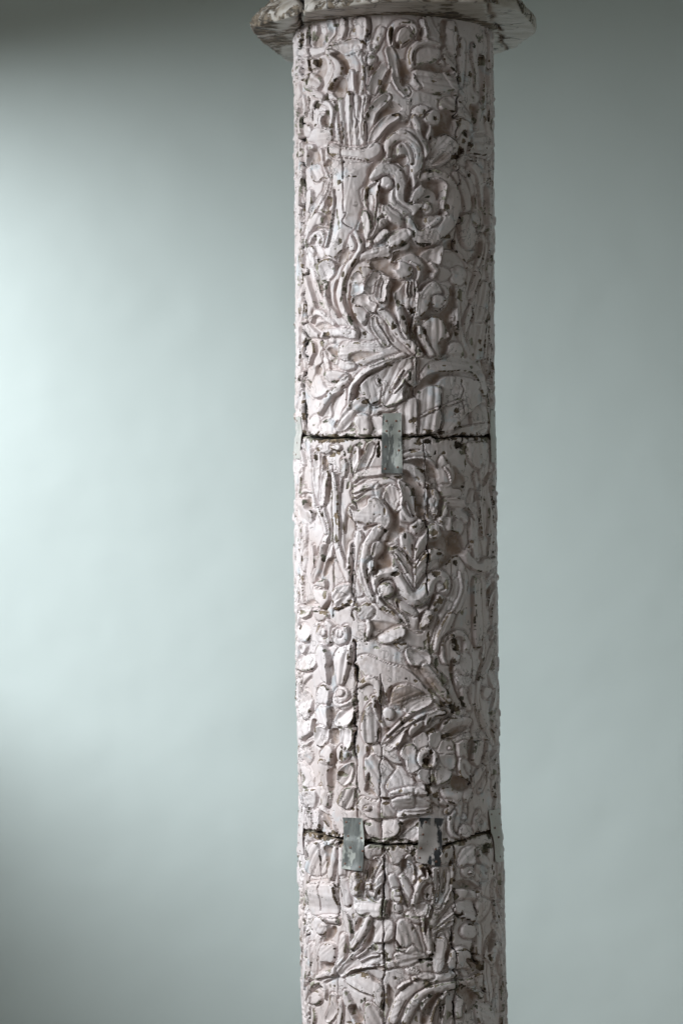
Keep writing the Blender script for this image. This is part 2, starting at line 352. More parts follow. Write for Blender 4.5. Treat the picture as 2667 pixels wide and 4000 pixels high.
# ---- the carving, traced leaf by leaf (x, y, half-width), and its cracks and chips
MOTIFS = '''
# ---- long stems that tie the leaves together
T 1130 60 .5613
S bn f 9 60,760,30 70,1000,34 62,1300,34 66,1600,36 62,1900,36 72,2200,38 74,2400,38
S st r 14 300,2260,22 272,2050,22 250,1900,24 200,1720,24 150,1660,20 132,1560,20 190,1430,20 262,1260,18 285,1120,14
S st r 14 1300,1530,14 1352,1570,20 1350,1680,20 1300,1830,22 1270,2000,24 1215,2150,22 1200,2280,18
S st r 13 1160,1990,14 1165,2120,20 1190,2250,22 1240,2360,20
S st r 13 1160,1060,14 1232,1110,20 1260,1240,22 1262,1380,18 1220,1480,14
S st r 13 1250,1050,14 1325,1100,20 1362,1230,22 1365,1400,20 1340,1500,14
S st r 14 600,1640,16 560,1500,18 585,1380,18 560,1260,16
S st r 14 960,1850,18 905,1920,20 870,2010,22 880,2150,20 872,2320,24
S st r 13 1080,2000,14 1110,2120,20 1090,2230,18
S st r 13 1000,860,14 960,950,16 930,1060,14
S st r 13 1180,700,14 1250,780,18 1290,900,18 1300,1020,14
S lf r 12 1330,300,18 1345,480,22 1330,640,18
S lf r 12 470,230,16 520,330,18 505,440,16
S lf r 13 590,300,14 560,420,18 545,560,16
S st r 12 1050,330,14 1100,420,18 1150,540,18 1190,640,14
T 1130 1340 .5613
S st r 14 175,770,14 190,900,18 205,1060,18 252,1200,18 268,1330,18 205,1500,18 172,1620,12
S st r 15 640,1240,26 560,1420,28 545,1580,28 590,1720,26 680,1840,24 800,1920,22 900,1990,20
S st r 14 1200,1110,14 1260,1210,18 1280,1330,18 1240,1440,14
S st r 13 1020,1220,14 1080,1300,18 1130,1400,18 1150,1500,14
S st r 13 110,1000,18 90,1180,22 120,1340,22 90,1500,20 100,1660,16
S st r 14 460,1060,14 560,980,20 680,960,20 780,1010,16
S st r 13 880,980,16 900,1080,18 930,1200,14
S st r 14 760,1120,16 850,1240,16 880,1320,14
S st r 13 1330,860,18 1310,1000,20 1330,1120,18
S lf r 12 330,1830,18 420,1790,20 480,1850,16
S bn f 8 60,760,26 58,1000,28 62,1300,28 66,1700,28 70,2300,28
S st r 14 560,2010,16 700,2060,20 850,2160,22 960,2260,24 1060,2350,24
T 1130 2640 .574
S st r 14 1290,10,14 1262,130,18 1290,290,22 1340,420,22 1330,560,24 1255,700,24 1180,830,18
S st r 14 1180,240,16 1080,300,18 1010,380,14
S st r 13 560,560,14 640,640,18 730,720,18 800,820,14
S st r 13 900,800,14 1010,860,18 1110,880,18 1180,960,16
S st r 13 510,1260,14 480,1420,18 460,1560,18
S st r 14 1100,1310,18 1062,1500,22 975,1650,22 960,1880,20
S st r 14 330,2010,22 220,2070,22 120,2160,20 100,2300,18
S st r 14 330,2010,22 440,1890,22 520,1740,20 560,1640,16
S st r 14 1110,2030,26 920,2080,26 770,2190,26 700,2340,24
S st r 13 640,1980,16 740,1960,18 860,2010,16
S st r 13 1160,1990,18 1230,2110,22 1210,2260,22
S st r 13 250,1700,14 190,1830,18 180,1990,18
S st r 13 1280,1180,16 1330,1330,20 1300,1480,20 1320,1620,16
S st r 13 1380,1500,16 1400,1700,20 1370,1900,20 1400,2120,18
# ---- top, left
T 960 0 .3827
S lf r 15 650,300,26 640,420,30 600,520,22
S lf r 14 560,380,28 540,480,30 520,560,20
S lf r 15 735,290,26 740,380,28 700,480,26
S lf c 16 870,240,40 890,330,38 840,410,28 790,480,14
S lf r 15 1000,215,30 1000,320,34 960,420,26
P lf f 17 1110,215 1160,180 1230,190 1250,300 1240,400 1150,405 1090,360 1120,280
P lf c 17 880,490 1000,425 1110,400 1190,440 1180,500 1090,540 1020,560 960,540
S st r 16 570,540,30 660,540,40 760,520,36 860,490,24
P lf r 18 620,600 690,590 740,640 720,700 650,720 600,680
S lf r 19 870,540,34 930,590,42 965,680,42 945,780,40 875,900,24
C 13 745,600 790,580 830,620 835,720 800,800 750,815 710,780 735,700
P lf f 20 620,790 680,745 760,800 780,870 730,930 660,930 640,880
P bd r 18 490,720 520,680 580,690 590,740 540,770 495,760
S lf c 17 1075,740,26 1070,850,38 1090,1000,42
S lf c 17 1180,760,18 1175,880,34 1150,1000,38
S lf r 15 1205,580,18 1220,740,26 1210,880,26 1200,1000,20
O bd r 18 1290,500,48,46
P lf r 18 1230,560 1310,560 1330,610 1280,660 1230,630
S lf c 18 1405,690,40 1340,800,48 1290,920,44
S lf r 14 1380,320,40 1340,420,34 1330,480,24
# ---- top, right
T 1520 0 .3827
P lf r 22 80,420 110,320 190,280 240,330 220,400 150,450 110,480
S sc r 20 20,460,18 10,350,24 60,265,26 150,230,28 225,260,24 255,340,14
P lf f 17 340,190 400,170 440,260 500,340 510,440 440,440 390,420 350,320
S st r 20 325,220,16 345,310,18 375,420,12
P bd r 17 230,640 220,560 260,490 350,450 460,470 500,540 470,610 400,650 320,670 260,680
S sc r 22 500,465,12 370,440,18 270,470,22 215,560,22 225,685,14
S lf c 20 0,520,34 40,640,46 60,740,46 95,850,44 165,940,36
P lf f 17 270,720 300,710 460,730 580,760 680,800 690,900 600,930 470,940 330,900 250,870 230,780
S lf r 18 225,780,20 250,850,24 290,890,16
P lf f 13 580,220 650,230 680,330 690,480 680,560 620,540 580,450 590,340
S st r 15 560,590,20 620,680,36 680,760,26
S lf f 13 740,430,30 740,560,36 730,690,32 720,850,30
S lf f 13 850,480,40 860,600,46 880,720,40 890,900,36
S lf f 12 980,640,30 970,800,34 990,950,30
# ---- second row, left
T 1130 360 .2742
S lf r 16 640,170,36 660,330,42 700,500,36 725,700,32
S lf r 16 740,60,36 770,300,36 790,500,30 815,720,30
S lf r 16 840,40,44 855,250,44 870,480,36 890,760,32
S lf r 15 970,90,44 960,300,44 960,500,42 965,760,42
S lf r 16 1095,70,38 1060,300,40 1050,550,44 1045,760,40
S lf c 19 1385,70,52 1240,220,64 1150,400,60 1120,620,46
S lf c 20 1520,350,40 1380,420,62 1260,550,62 1150,740,44
P lf r 17 310,650 420,520 600,510 620,680 530,790 430,790 380,730 300,700
P bk f 22 590,760 680,740 780,790 900,800 1010,800 1110,770 1260,740 1310,810 1260,900 1160,960 1000,990 860,990 720,950 640,920 580,860
S rm r 20 660,740,14 780,785,14 900,800,14 1020,798,14 1120,770,14
P lf f 17 460,330 570,330 580,480 480,490 440,420
S st r 20 480,130,28 570,170,32 640,260,30 630,400,32 610,490,24
S lf r 17 360,10,40 470,60,34 500,110,22
P lf r 15 210,480 300,470 340,560 290,640 220,600
S lf r 15 110,60,44 135,220,44 140,400,36
S lf r 14 215,60,26 235,190,26 240,310,20
S lf r 14 95,500,36 90,620,40 95,760,34
O kn r 20 330,790,56,52
S lf r 15 270,790,44 275,900,46 265,1010,42
S lf c 15 450,850,40 465,980,38 480,1080,34 545,1220,32
P lf c 15 330,1080 400,1020 450,1080 480,1180 450,1250 380,1270 340,1180
# ---- second row, right
T 1540 360 .2742
P lf f 17 480,760 560,680 690,600 790,650 860,740 850,850 780,880 760,950 700,1000 580,1060 470,1090 360,1120 380,1020 430,900
C 9 510,1030 560,930 650,870 750,870 770,910 700,980 590,1045
P bd r 20 430,350 470,300 560,260 620,330 610,430 550,470 480,460 430,400
P lf r 18 270,260 340,210 430,200 480,250 420,290 390,350 270,340
S st r 18 270,370,30 310,450,34 350,560,36 400,680,36 430,800,26 415,930,12
S lf r 15 480,500,24 470,600,28 450,680,18
P lf f 15 650,150 700,90 800,70 890,120 960,190 1010,270 1060,420 1050,460 960,380 860,340 830,280 700,260 650,220
P lf f 14 830,390 890,360 960,400 1060,470 1090,540 1000,540 940,560 900,640 860,600 850,500
P lf f 14 1120,620 1280,600 1330,680 1350,800 1340,900 1240,900 1100,880 1040,860 1110,700
P lf r 15 1050,1060 1130,1030 1220,1090 1270,1180 1290,1310 1150,1310 1060,1200 1010,1110
S lf r 14 1190,200,30 1180,350,36 1150,500,26
S lf r 13 1300,60,40 1330,250,36 1330,420,30
# ---- the heart of scrolls under the collar
T 1120 500 .5612
S lf r 18 790,20,20 860,35,28 920,80,32 955,150,24 945,205,8
P lf r 14 600,360 640,250 700,190 760,260 740,300 680,300 640,340
S sc f 21 600,350,20 640,300,30 700,285,34 760,310,32 782,380,32 775,450,40 780,520,44 840,565,44 920,560,34 965,530,16
S sc r 22 705,185,10 703,120,20 750,70,28 810,58,32 872,125,38 896,220,36 892,310,28 872,405,10
P lf r 20 770,130 830,105 868,170 866,250 845,240 815,205 785,220
S st r 18 718,420,20 722,500,26 765,565,30 830,600,24
O kn r 24 692,385,44,46
S sc f 22 925,350,22 1000,325,32 1080,370,48 1130,460,54 1135,560,54 1100,650,58 1030,720,58 950,772,52 890,740,32 862,680,24 845,635,12
S rm r 25 955,378,9 1040,365,12 1086,400,13 1080,490,12 1072,570,12 1092,605,9
S pt r 20 868,525,14 892,480,27 930,432,27 942,405,10
O kn r 20 972,565,32,44
P lf r 18 955,640 1000,620 1060,610 1040,660 985,690
S st r 15 1170,330,24 1210,400,32 1240,480,34 1250,570,28
S lf f 14 1270,260,28 1325,320,38 1345,420,40 1350,540,34
P fl r 15 1200,620 1260,590 1320,600 1330,650 1310,690 1320,760 1290,830 1240,830 1200,780 1190,700
# ---- horn, left
T 1130 700 .2742
P lf r 15 260,230 300,150 340,180 350,280 330,400 290,470 250,400
S lf c 17 550,40,28 515,200,36 445,300,44 375,400,48 315,550,44 260,760,34
P hn k 21 640,-270 1100,-240 1100,-100 1040,80 1040,250 1000,500 930,700 800,900 760,1000 690,1080 640,1220 560,1200 530,1080 540,950 600,800 640,600 660,400 660,150 640,-50
S rm r 12 665,150,16 668,400,18 640,600,22 600,800,30 560,960,36
P sc r 18 400,510 440,490 480,530 490,600 460,640 400,660 350,750 310,880 280,960 260,900 290,780 330,640 370,560
S rm r 17 420,685,14 500,680,16 570,720,14 595,740,8
S sc r 19 325,900,22 365,810,28 440,765,28 505,790,26 522,860,22 505,950,22
O kn r 20 458,855,38,72
S st r 16 330,1000,46 345,1120,50 380,1260,50 400,1420,40
P lf c 19 1040,150 1110,90 1230,30 1285,40 1262,120 1270,240 1262,330 1330,345 1330,480 1270,600 1230,720 1190,850 1150,960 1100,960 1090,760 1060,600 1050,470 1110,440 1080,380 1050,300
S rm r 14 1240,45,18 1130,100,24 1082,190,22 1086,300,20 1112,430,14
S rm r 10 1250,220,14 1252,350,15 1232,450,15 1220,600,14 1200,760,10
P bd r 21 1040,500 1100,450 1150,510 1180,640 1190,760 1160,850 1100,850 1070,700
P lf r 21 1340,390 1400,360 1470,430 1560,490 1600,600 1580,680 1520,640 1420,580 1350,500
P lf r 19 1290,600 1380,560 1390,600 1320,700 1230,780 1180,820
P lf r 20 1210,880 1290,760 1390,710 1425,760 1350,840 1260,910
P lf r 21 1400,870 1450,800 1568,740 1680,720 1735,780 1640,890 1540,950 1440,990 1400,960
P bd r 20 860,900 890,800 930,850 965,900 955,1000 900,1025 862,960
S st r 20 950,770,28 1000,850,30 1030,950,28 1000,1060,30 930,1150,34 850,1260,38 795,1380,40 750,1540,45 740,1670,45 770,1810,42 830,1940,38 900,2070,36 965,2200,22
P bn f 15 1080,1050 1390,960 1425,1060 1400,1120 1280,1110 1150,1150 1060,1140 1020,1160
# ---- right of the scroll
T 1540 700 .2742
P lf r 14 1060,490 1150,460 1190,530 1180,650 1110,640 1060,570
P lf c 18 370,1090 480,1010 640,950 660,1000 640,1130 600,1310 560,1400 520,1400 500,1260 440,1150
S rm r 14 690,1010,16 800,1000,20 900,1050,24 970,1140,24 1020,1270,18
S st f 14 1230,790,30 1225,950,44 1190,1130,38 1130,1290,30
P lf r 14 1400,780 1430,850 1420,1020 1380,1080 1340,1000 1350,860
S lf f 12 1300,80,36 1290,250,36 1270,450,34 1290,620,28
# ---- five petalled flower and stems
T 1130 1040 .2742
S lf c 15 330,20,40 380,200,46 420,350,50 480,500,52 570,630,52
P pt r 17 1010,20 1170,10 1180,60 1110,190 1080,220 1040,90
P lf r 12 930,580 1040,600 1110,690 1060,830 980,740
P pt c 19 885,160 980,70 1040,120 1075,250 990,240 890,240
P pt c 19 885,262 990,247 1070,272 1060,390 920,430 890,380
P pt c 20 1080,270 1130,180 1190,80 1270,90 1290,160 1230,250 1190,400 1080,370
P pt c 21 1290,140 1380,150 1430,190 1400,300 1390,420 1360,510 1280,530 1220,440 1240,330
P pt c 20 915,440 1040,400 1130,430 1160,500 1250,540 1250,620 1200,670 1130,660 1060,590 920,540
S rm r 6 1330,220,10 1300,330,12 1290,450,8
P fl c 19 420,20 480,-60 560,-100 660,-60 680,20 650,110 580,190 530,240 480,200 440,110
S st r 18 540,240,28 530,400,34 560,560,42 650,690,50 760,790,52 860,910,42
P lf r 15 230,160 280,150 330,330 400,580 350,620 270,690 250,520 230,380
S sc r 18 345,770,26 360,690,34 420,655,36 500,680,42 580,760,42 655,830,24
C 12 370,850 450,790 560,790 650,840 600,880 500,940 440,930
S st r 20 500,1000,26 560,950,46 680,940,54 800,940,60 930,970,60
P lf r 14 230,870 290,820 350,880 400,930 440,960 440,1010 360,1000 290,1010
P fl c 15 250,1130 300,1060 370,1100 390,1220 350,1310 320,1400 270,1380 230,1250
P lf r 13 100,250 140,240 150,380 110,470 90,380
P lf c 15 500,1250 560,1150 640,1130 740,1170 720,1300 700,1400 620,1340 560,1300
P lf f 20 750,1130 830,1090 1000,1080 1150,1100 1330,1060 1420,1100 1568,1230 1650,1290 1400,1330 1150,1420 960,1390 850,1370 740,1290
C 13 870,1290 950,1220 1080,1195 1250,1215 1340,1235 1250,1270 1100,1330 960,1390 880,1370
S lf c 17 1200,760,30 1220,860,42 1290,970,42 1380,1100,34
D 10 1390,850,18 1425,950,28 1490,1060,22
S st r 21 1300,640,38 1400,720,46 1480,850,46 1560,950,46 1700,1100,42 1840,1250,34
# ---- rosette, leaf and curl on the right
T 1540 1040 .2742
P bd r 13 770,120 830,30 930,20 1000,70 990,200 900,260 820,240
P bd r 13 580,40 660,10 760,60 770,140 700,200 620,190
P kn r 24 -30,40 40,-60 150,-50 250,20 250,120 200,180 110,200 40,160
S rm r 21 230,-60,18 310,0,26 340,80,28 330,170,24 290,240,14
S st r 19 520,-20,26 560,40,26 570,90,24 540,150,14
P lf c 20 20,380 80,330 130,230 200,200 290,220 320,330 330,420 300,560 280,700 200,650 170,600 60,560 10,480
S rm r 10 180,230,12 160,350,12 182,440,8
S rm r 10 222,230,12 205,340,14 222,430,8
S rm r 15 620,280,28 705,330,44 730,430,44 715,520,44 650,610,28
P sc f 20 300,440 360,370 440,270 560,230 600,270 650,380 600,380 520,420 480,520 430,640 380,710 290,720 290,600
O kn r 20 600,505,104,106
S st r 21 60,600,44 100,750,44 140,900,40 172,1005,22
P lf f 19 410,840 460,760 550,720 640,780 690,850 730,950 735,1020 640,1040 590,1120 600,1230 620,1290 520,1260 450,1130 400,950
S st r 20 345,885,28 380,1000,36 430,1130,36 505,1255,28
S lf r 12 850,600,10 840,700,28 850,790,24 870,900,10
P lf r 15 770,1140 830,1090 900,1110 950,1200 980,1310 800,1310 760,1230
S lf f 14 1070,0,36 1150,100,42 1120,250,42 1060,430,30
P lf f 16 1180,330 1250,230 1310,260 1300,470 1270,680 1230,800 1130,820 1110,740 1130,500
P lf f 14 1090,830 1240,830 1250,900 1220,1100 1200,1310 1090,1310 1070,1100
S lf f 14 1290,790,30 1290,950,40 1280,1130,40 1270,1310,34
S lf f 13 1340,1120,24 1330,1250,30 1320,1380,26
# ---- leaves over the first joint, left
T 1130 1380 .2742
S lf c 15 500,20,44 540,120,46 560,220,34
S st r 16 700,110,36 800,180,58 900,170,50
P lf r 15 380,330 430,310 520,480 600,500 500,600 400,640 340,520
P lf r 18 520,310 560,260 680,250 830,290 830,340 720,400 620,410 550,380
P lf c 13 600,720 620,600 740,540 820,510 830,640 840,750 760,850 740,950 690,1040 600,930 580,830
P lf c 14 470,720 540,640 610,660 590,760 590,900 480,960 450,850
P lf c 11 1010,520 1100,370 1200,290 1260,330 1260,420 1340,440 1330,600 1320,720 1220,760 1140,720 1090,640
S st r 22 1610,40,36 1420,110,46 1260,185,50 1105,270,50 1000,360,50 925,480,44 900,620,34 870,770,22
S st r 20 830,370,40 730,470,46 620,590,42 520,710,36 455,860,24
P lf c 19 1250,330 1340,230 1440,170 1568,100 1660,90 1760,60 1780,150 1700,280 1650,400 1600,550 1600,650 1540,700 1400,760 1330,720 1340,580 1350,440 1280,440
S rm r 11 1610,240,15 1520,380,16 1468,505,9
S rm r 11 1650,340,18 1560,480,18 1490,570,12
P lf f 19 830,790 920,690 1040,630 1130,720 1140,850 1050,870 960,900 920,980 830,1080 700,1110 660,1070 730,980 780,870
P bd r 19 940,1000 970,890 1050,860 1130,900 1150,990 1130,1160 1000,1170 975,1060
P lf r 15 480,990 530,940 620,980 660,1070 660,1160 570,1190 500,1180 450,1050
P lf f 13 1180,930 1330,930 1400,1180 1260,1180 1190,1010
P lf r 14 330,930 420,900 450,1000 470,1130 380,1160 320,1060
C 13 240,380 290,370 330,410 330,490 270,470
# ---- broad leaf over the first joint, right
T 1540 1380 .2742
S bn f 13 420,330,46 520,230,66 700,180,84 900,150,96 1100,200,88 1200,350,76 1250,560,56
P lf f 17 160,350 200,290 270,220 270,80 312,90 312,430 270,490 210,470 170,420
P lf f 18 600,460 610,400 700,360 820,340 980,350 1120,400 1160,470 1130,520 1170,560 1180,690 1100,760 1000,860 900,960 830,1080 740,1140 650,1140 645,1000 650,760 645,500
P lf f 18 310,600 350,540 440,490 560,460 640,490 640,760 640,1010 560,1110 400,1150 330,1130 325,900 325,660
S rm r 7 360,900,18 480,840,20 640,760,20 800,710,20 930,650,18
P lf f 16 40,780 120,700 230,650 310,670 318,860 310,1130 200,1150 110,1120 100,900
P lf r 15 1100,790 1180,740 1270,740 1290,870 1270,1000 1180,1030 1090,1020 1060,920
P lf f 13 660,1160 800,1130 980,1050 1280,1010 1290,1120 1200,1165 900,1160 720,1175
S lf f 13 1280,420,24 1305,600,26 1320,740,20
S lf f 12 1370,150,24 1360,350,26 1380,520,22
# ---- middle drum, top left
T 1130 1720 .2742
P bd r 15 400,130 520,30 620,20 600,90 590,170 520,180
O kn r 17 675,105,80,55
S lf r 15 320,140,24 340,400,30 345,600,26 362,800,20 400,950,18
S lf c 17 415,200,44 400,450,46 412,700,42 445,860,34
P lf c 19 460,540 500,450 560,440 580,520 550,620 540,780 520,900 460,960 440,850 450,700
S lf f 19 650,480,30 670,600,36 680,800,40 665,1000,44 685,1200,42 670,1500,44
S rm r 10 690,470,14 742,500,15 756,580,15 742,730,14
S lf c 16 960,130,36 950,250,46 912,400,42 920,510,28
S lf c 17 1160,80,44 1120,200,56 1050,350,52 985,490,38
S lf r 14 780,300,36 790,400,36 780,500,24
S bn r 14 920,570,24 1000,500,36 1120,470,42 1300,445,40
S bn r 14 920,735,20 1000,690,30 1120,645,36 1240,640,34
P bk f 21 920,990 1000,1010 1120,920 1130,840 1240,820 1330,860 1390,960 1430,1130 1390,1240 1310,1290 1270,1190 1120,1210 1060,1180 920,1150 840,1040 880,940
C 13 900,870 960,860 1050,800 1150,780 1230,810 1150,840 1110,930 1000,990 940,970
P lf r 13 1240,650 1330,700 1350,800 1290,840 1240,760
S rm r 16 150,850,24 190,760,30 260,722,30 330,740,24
P lf r 15 130,880 240,850 260,980 350,1000 350,1130 250,1190 160,1130
C 14 240,840 300,800 330,880 320,980 260,970
S st r 16 430,970,24 470,1080,26 520,1200,26 540,1320,24
S lf r 13 110,200,40 130,400,40 120,600,36
# ---- middle drum, top right
T 1540 1720 .2742
S bn r 15 130,215,24 280,190,30 420,200,30
S rm r 17 110,290,20 250,258,24 420,262,26 520,310,26 592,395,14
P lf r 18 120,330 230,350 330,400 400,500 430,580 500,620 420,660 330,560 230,470 110,410
P lf c 20 -130,730 -60,640 60,700 100,800 90,960 -10,1010 -90,940 -160,850
P lf c 21 60,580 150,620 230,760 280,920 310,1100 240,1130 150,1050 90,940 100,800
S rm r 8 165,890,12 215,1020,13 250,1100,8
P lf r 18 50,1000 110,940 210,1090 300,1130 200,1180 90,1130
S rm r 10 430,640,14 440,800,15 450,950,15 465,1110,12
P lf r 18 610,420 660,230 720,300 780,400 790,560 770,640 700,660 630,620
S rm r 9 690,380,12 740,470,14 770,600,10
S lf r 19 550,740,40 600,900,46 570,1030,34
S lf r 15 510,850,28 525,1000,28
S lf r 18 690,880,30 690,1000,36 655,1150,24
S lf r 17 775,1010,24 782,1120,26 768,1230,26
P lf r 18 630,660 780,650 830,690 930,700 910,790 860,830 760,830 650,780
P lf r 18 680,840 890,830 970,900 970,960 920,990 830,960 760,930
P lf r 16 800,1000 960,1000 1030,1060 990,1170 920,1150 850,1100
C 8 805,360 880,370 920,440 1000,560 980,680 870,690 800,640 840,500
P lf f 12 1040,50 1200,30 1210,200 1200,390 1130,380 1040,250
S lf f 13 1140,500,40 1155,640,32
S lf f 13 1090,740,36 1060,860,36
P lf f 15 1020,930 1100,930 1150,1010 1200,1180 1150,1310 1050,1310 1110,1150
S lf f 14 1210,680,30 1200,850,36 1220,1050,36 1240,1330,36
S lf f 14 1340,470,30 1300,620,36 1310,800,40 1340,1000,40 1320,1330,40
S lf f 12 1410,640,20 1380,780,26 1400,950,20
# ---- middle drum, second row left
T 1130 2060 .2742
S lf r 15 350,280,20 370,420,26 360,600,26 355,770,20
S lf r 16 510,270,24 480,450,32 410,620,40 370,770,24
S lf c 15 605,260,28 570,420,40 500,640,36 440,730,18
S lf f 17 680,240,36 720,400,46 780,530,46 830,650,46 852,750,28
S lf f 17 880,260,36 870,420,32 860,570,24
S lf f 15 985,120,58 990,300,60 960,500,50 980,700,60 990,920,58
S st r 20 1270,40,56 1140,250,70 1085,450,62 1050,650,56 1100,850,52 1185,1010,34
P lf r 18 1200,270 1280,210 1330,260 1320,330 1240,420 1190,420
P lf r 18 1130,520 1200,470 1250,510 1230,600 1190,710 1130,690
C 8 765,0 820,-250 930,-150 960,60 890,250 830,380 800,500 772,300
P kn r 21 360,830 480,750 540,750 560,830 530,880 420,880
P sc r 17 370,870 480,890 540,920 580,1000 540,1090 480,1150 440,1080 380,1000
C 9 210,1120 300,1030 400,1010 380,1060 300,1130
S st r 15 170,1160,30 300,1160,34 440,1140,24
P lf f 19 650,920 740,830 890,860 890,1000 800,1110 710,1120 670,1060
P lf r 14 180,1180 300,1180 310,1250 220,1290 150,1240
P lf r 14 370,1170 480,1190 560,1230 540,1310 400,1310
S lf r 13 130,740,36 150,880,40 150,1020,36
S lf r 13 220,180,34 240,400,36 220,600,34
# ---- heart-shaped scroll
T 1120 2000 .5612
P lf r 18 860,110 910,60 950,50 940,100 900,150 880,150
O kn r 21 1012,135,52,56
S lf r 16 1110,60,24 1122,115,22
O bd r 14 1180,105,40,55
P lf r 18 800,150 840,150 880,200 880,280 885,330 840,280 800,230 790,190
P lf r 18 890,335 900,230 960,150 970,230 965,260 920,300
P lf f 19 710,270 740,240 800,270 850,330 885,390 882,545 850,500 790,420 740,390 740,310
P lf f 19 890,370 950,290 1010,255 1060,265 1088,290 1050,330 1050,390 970,400 920,470 888,545 888,450
S rm r 9 745,290,8 790,350,9 830,420,7
P st k 13 770,630 830,660 900,690 985,650 950,720 915,810 870,810 840,730
S sc k 22 628,545,16 618,470,25 680,428,29 755,430,34 800,490,36 840,565,40 895,612,42 955,560,40 1005,475,38 1055,440,34 1103,480,30 1092,545,22 1050,540,12
O kn r 23 690,542,54,56
O kn r 18 1058,515,24,28
P lf r 15 760,600 830,640 900,690 890,720 820,700 770,660
D 8 660,600,14 740,680,18 830,775,10
P lf r 18 1000,660 1040,580 1080,590 1080,640 1040,690 1000,690
P lf r 18 930,770 970,690 1000,700 1000,740 960,790 930,810
S bn f 15 1170,320,24 1190,400,44 1200,500,54 1170,600,54 1120,700,54 1080,820,48 1035,940,34
S rm r 8 1190,420,10 1200,520,12 1160,640,12 1100,780,12 1060,900,8
P bk r 19 1210,290 1240,270 1300,330 1440,310 1450,360 1420,400 1350,415 1290,400 1240,360
S lf f 13 1290,60,44 1300,180,50 1320,290,48
S lf f 13 1425,90,28 1415,180,30 1400,290,26
S lf f 10 1310,500,44 1320,700,46 1320,900,44
S lf f 12 1430,470,28 1440,600,30 1425,760,28
S sc r 17 245,805,18 235,860,22 265,902,24 312,880,22 316,812,22 290,772,18
O kn r 18 266,832,26,34
S sc r 17 350,825,18 345,880,22 380,902,22 412,870,20 412,815,18
O kn r 18 374,842,26,30
P lf r 18 640,870 720,820 810,800 815,850 760,890 680,910 650,900
C 8 570,750 700,760 780,800 650,860 640,900 560,880 590,810
S rm r 17 558,738,14 574,800,18 556,885,12
P lf r 14 90,800 130,780 170,840 150,900 100,880
P lf r 15 500,700 540,640 600,670 590,720 530,750
# ---- middle drum, lower left
T 1120 2500 .5612
P lf r 15 70,170 150,110 210,130 190,200 120,210
P lf f 21 215,80 250,30 290,70 305,150 290,180 300,240 295,300 260,280 240,220 220,150
P lf k 21 325,140 370,60 420,40 450,50 440,170 400,290 365,305 350,240 330,190
O bd r 19 266,385,46,74
S sc r 16 342,400,18 360,442,20 410,458,20 462,430,18
O bd r 15 385,378,50,52
O kn f 9 384,366,27,27
P lf c 17 90,440 130,350 180,400 180,500 150,550 110,520
P lf r 16 70,560 110,530 150,560 200,510 210,610 150,670 100,690
P lf f 19 220,480 250,460 295,470 310,560 290,610 240,590 215,540
P lf c 18 340,570 360,510 420,470 475,460 480,560 400,610 370,600
P lf c 17 215,622 240,602 300,620 290,700 250,740 220,720
P lf c 18 372,620 465,620 465,720 420,770 390,740 370,680
P bd r 19 240,790 280,740 320,750 335,810 310,860 265,850
P lf r 17 355,770 380,740 400,760 440,800 390,850 360,830
P lf c 18 365,940 400,890 455,860 455,960 410,1010 375,990
S lf r 19 262,860,30 285,940,38 292,1030,36 285,1130,28
P lf r 15 110,790 160,750 190,800 170,850 120,860
S lf r 15 130,880,34 170,960,40 150,1040,40
# ---- shell, diagonal leaves
P hn f 13 495,140 560,110 700,170 820,200 900,260 980,350 1080,400 1110,460 1000,420 850,380 820,440 720,440 690,380 640,260 560,260
C 9 690,370 720,320 800,300 900,330 980,370 970,390 850,400 820,440 720,460 690,430
P lf r 15 735,350 800,312 900,340 940,380 830,420 810,470 735,465 712,420
S rm r 18 510,320,18 560,282,28 620,300,28 642,360,26 652,450,18
P lf f 19 530,580 560,470 600,440 630,560 640,640 630,720 570,715 530,650
S rm r 16 605,400,18 622,480,20 652,560,18 680,620,10
O kn r 20 710,512,40,44
P lf c 21 660,720 720,640 820,540 870,480 960,430 1060,460 1010,500 900,560 820,640 780,720 720,770 680,760
S rm r 9 700,702,10 800,612,13 900,542,13 1010,495,8
S rm r 9 690,670,9 780,580,11 870,510,11 960,460,8
P lf c 18 820,440 900,400 1000,400 980,450 880,500 830,500
P lf r 17 850,640 880,590 960,560 960,600 870,665
C 15 635,690 640,600 665,610 700,600 735,610 680,680
P lf c 19 830,90 860,60 980,90 990,160 950,170 870,170
C 8 840,170 950,180 1000,230 1080,360 1110,430 1050,400 900,260
S st r 20 955,185,20 1030,290,25 1090,390,20 1122,435,10
P lf f 17 555,830 590,800 640,800 700,850 760,900 800,1000 750,1080 640,1080 600,1000 560,960
P lf f 14 600,740 690,740 780,780 790,860 700,830 620,790
# ---- right scroll of middle drum
T 1540 2400 .2742
S bn r 16 790,30,58 700,180,62 640,330,56 590,480,32
S sc r 17 800,290,38 720,390,46 700,520,52 720,660,40
S sc r 17 790,330,28 860,275,34 960,290,40 1010,400,40 1000,520,34
P lf r 14 720,400 800,350 800,480 860,550 920,600 880,700 830,720 760,690 720,580
P sc r 15 820,760 900,700 960,560 1050,600 1070,760 1040,880 940,900 870,830
S rm r 17 800,760,18 810,860,22 860,970,24 920,1060,16
P lf f 14 870,830 960,900 1050,880 1090,920 1050,1000 960,1050 900,1000
S lf f 13 1230,360,24 1262,480,36 1230,600,24
S lf f 15 1420,330,40 1370,500,46 1310,700,46 1240,860,40
P lf r 14 1250,1040 1330,1050 1340,1120 1310,1190 1250,1160
P lf f 14 1340,800 1440,870 1430,1000 1370,1060 1330,950
S lf f 14 1100,1020,38 1080,1180,40 1060,1340,36
S st f 14 960,1080,30 990,1200,36 1030,1330,34
# ---- round flower
T 1540 2740 .2742
S bn f 14 870,570,30 1000,520,46 1150,500,52 1290,490,50
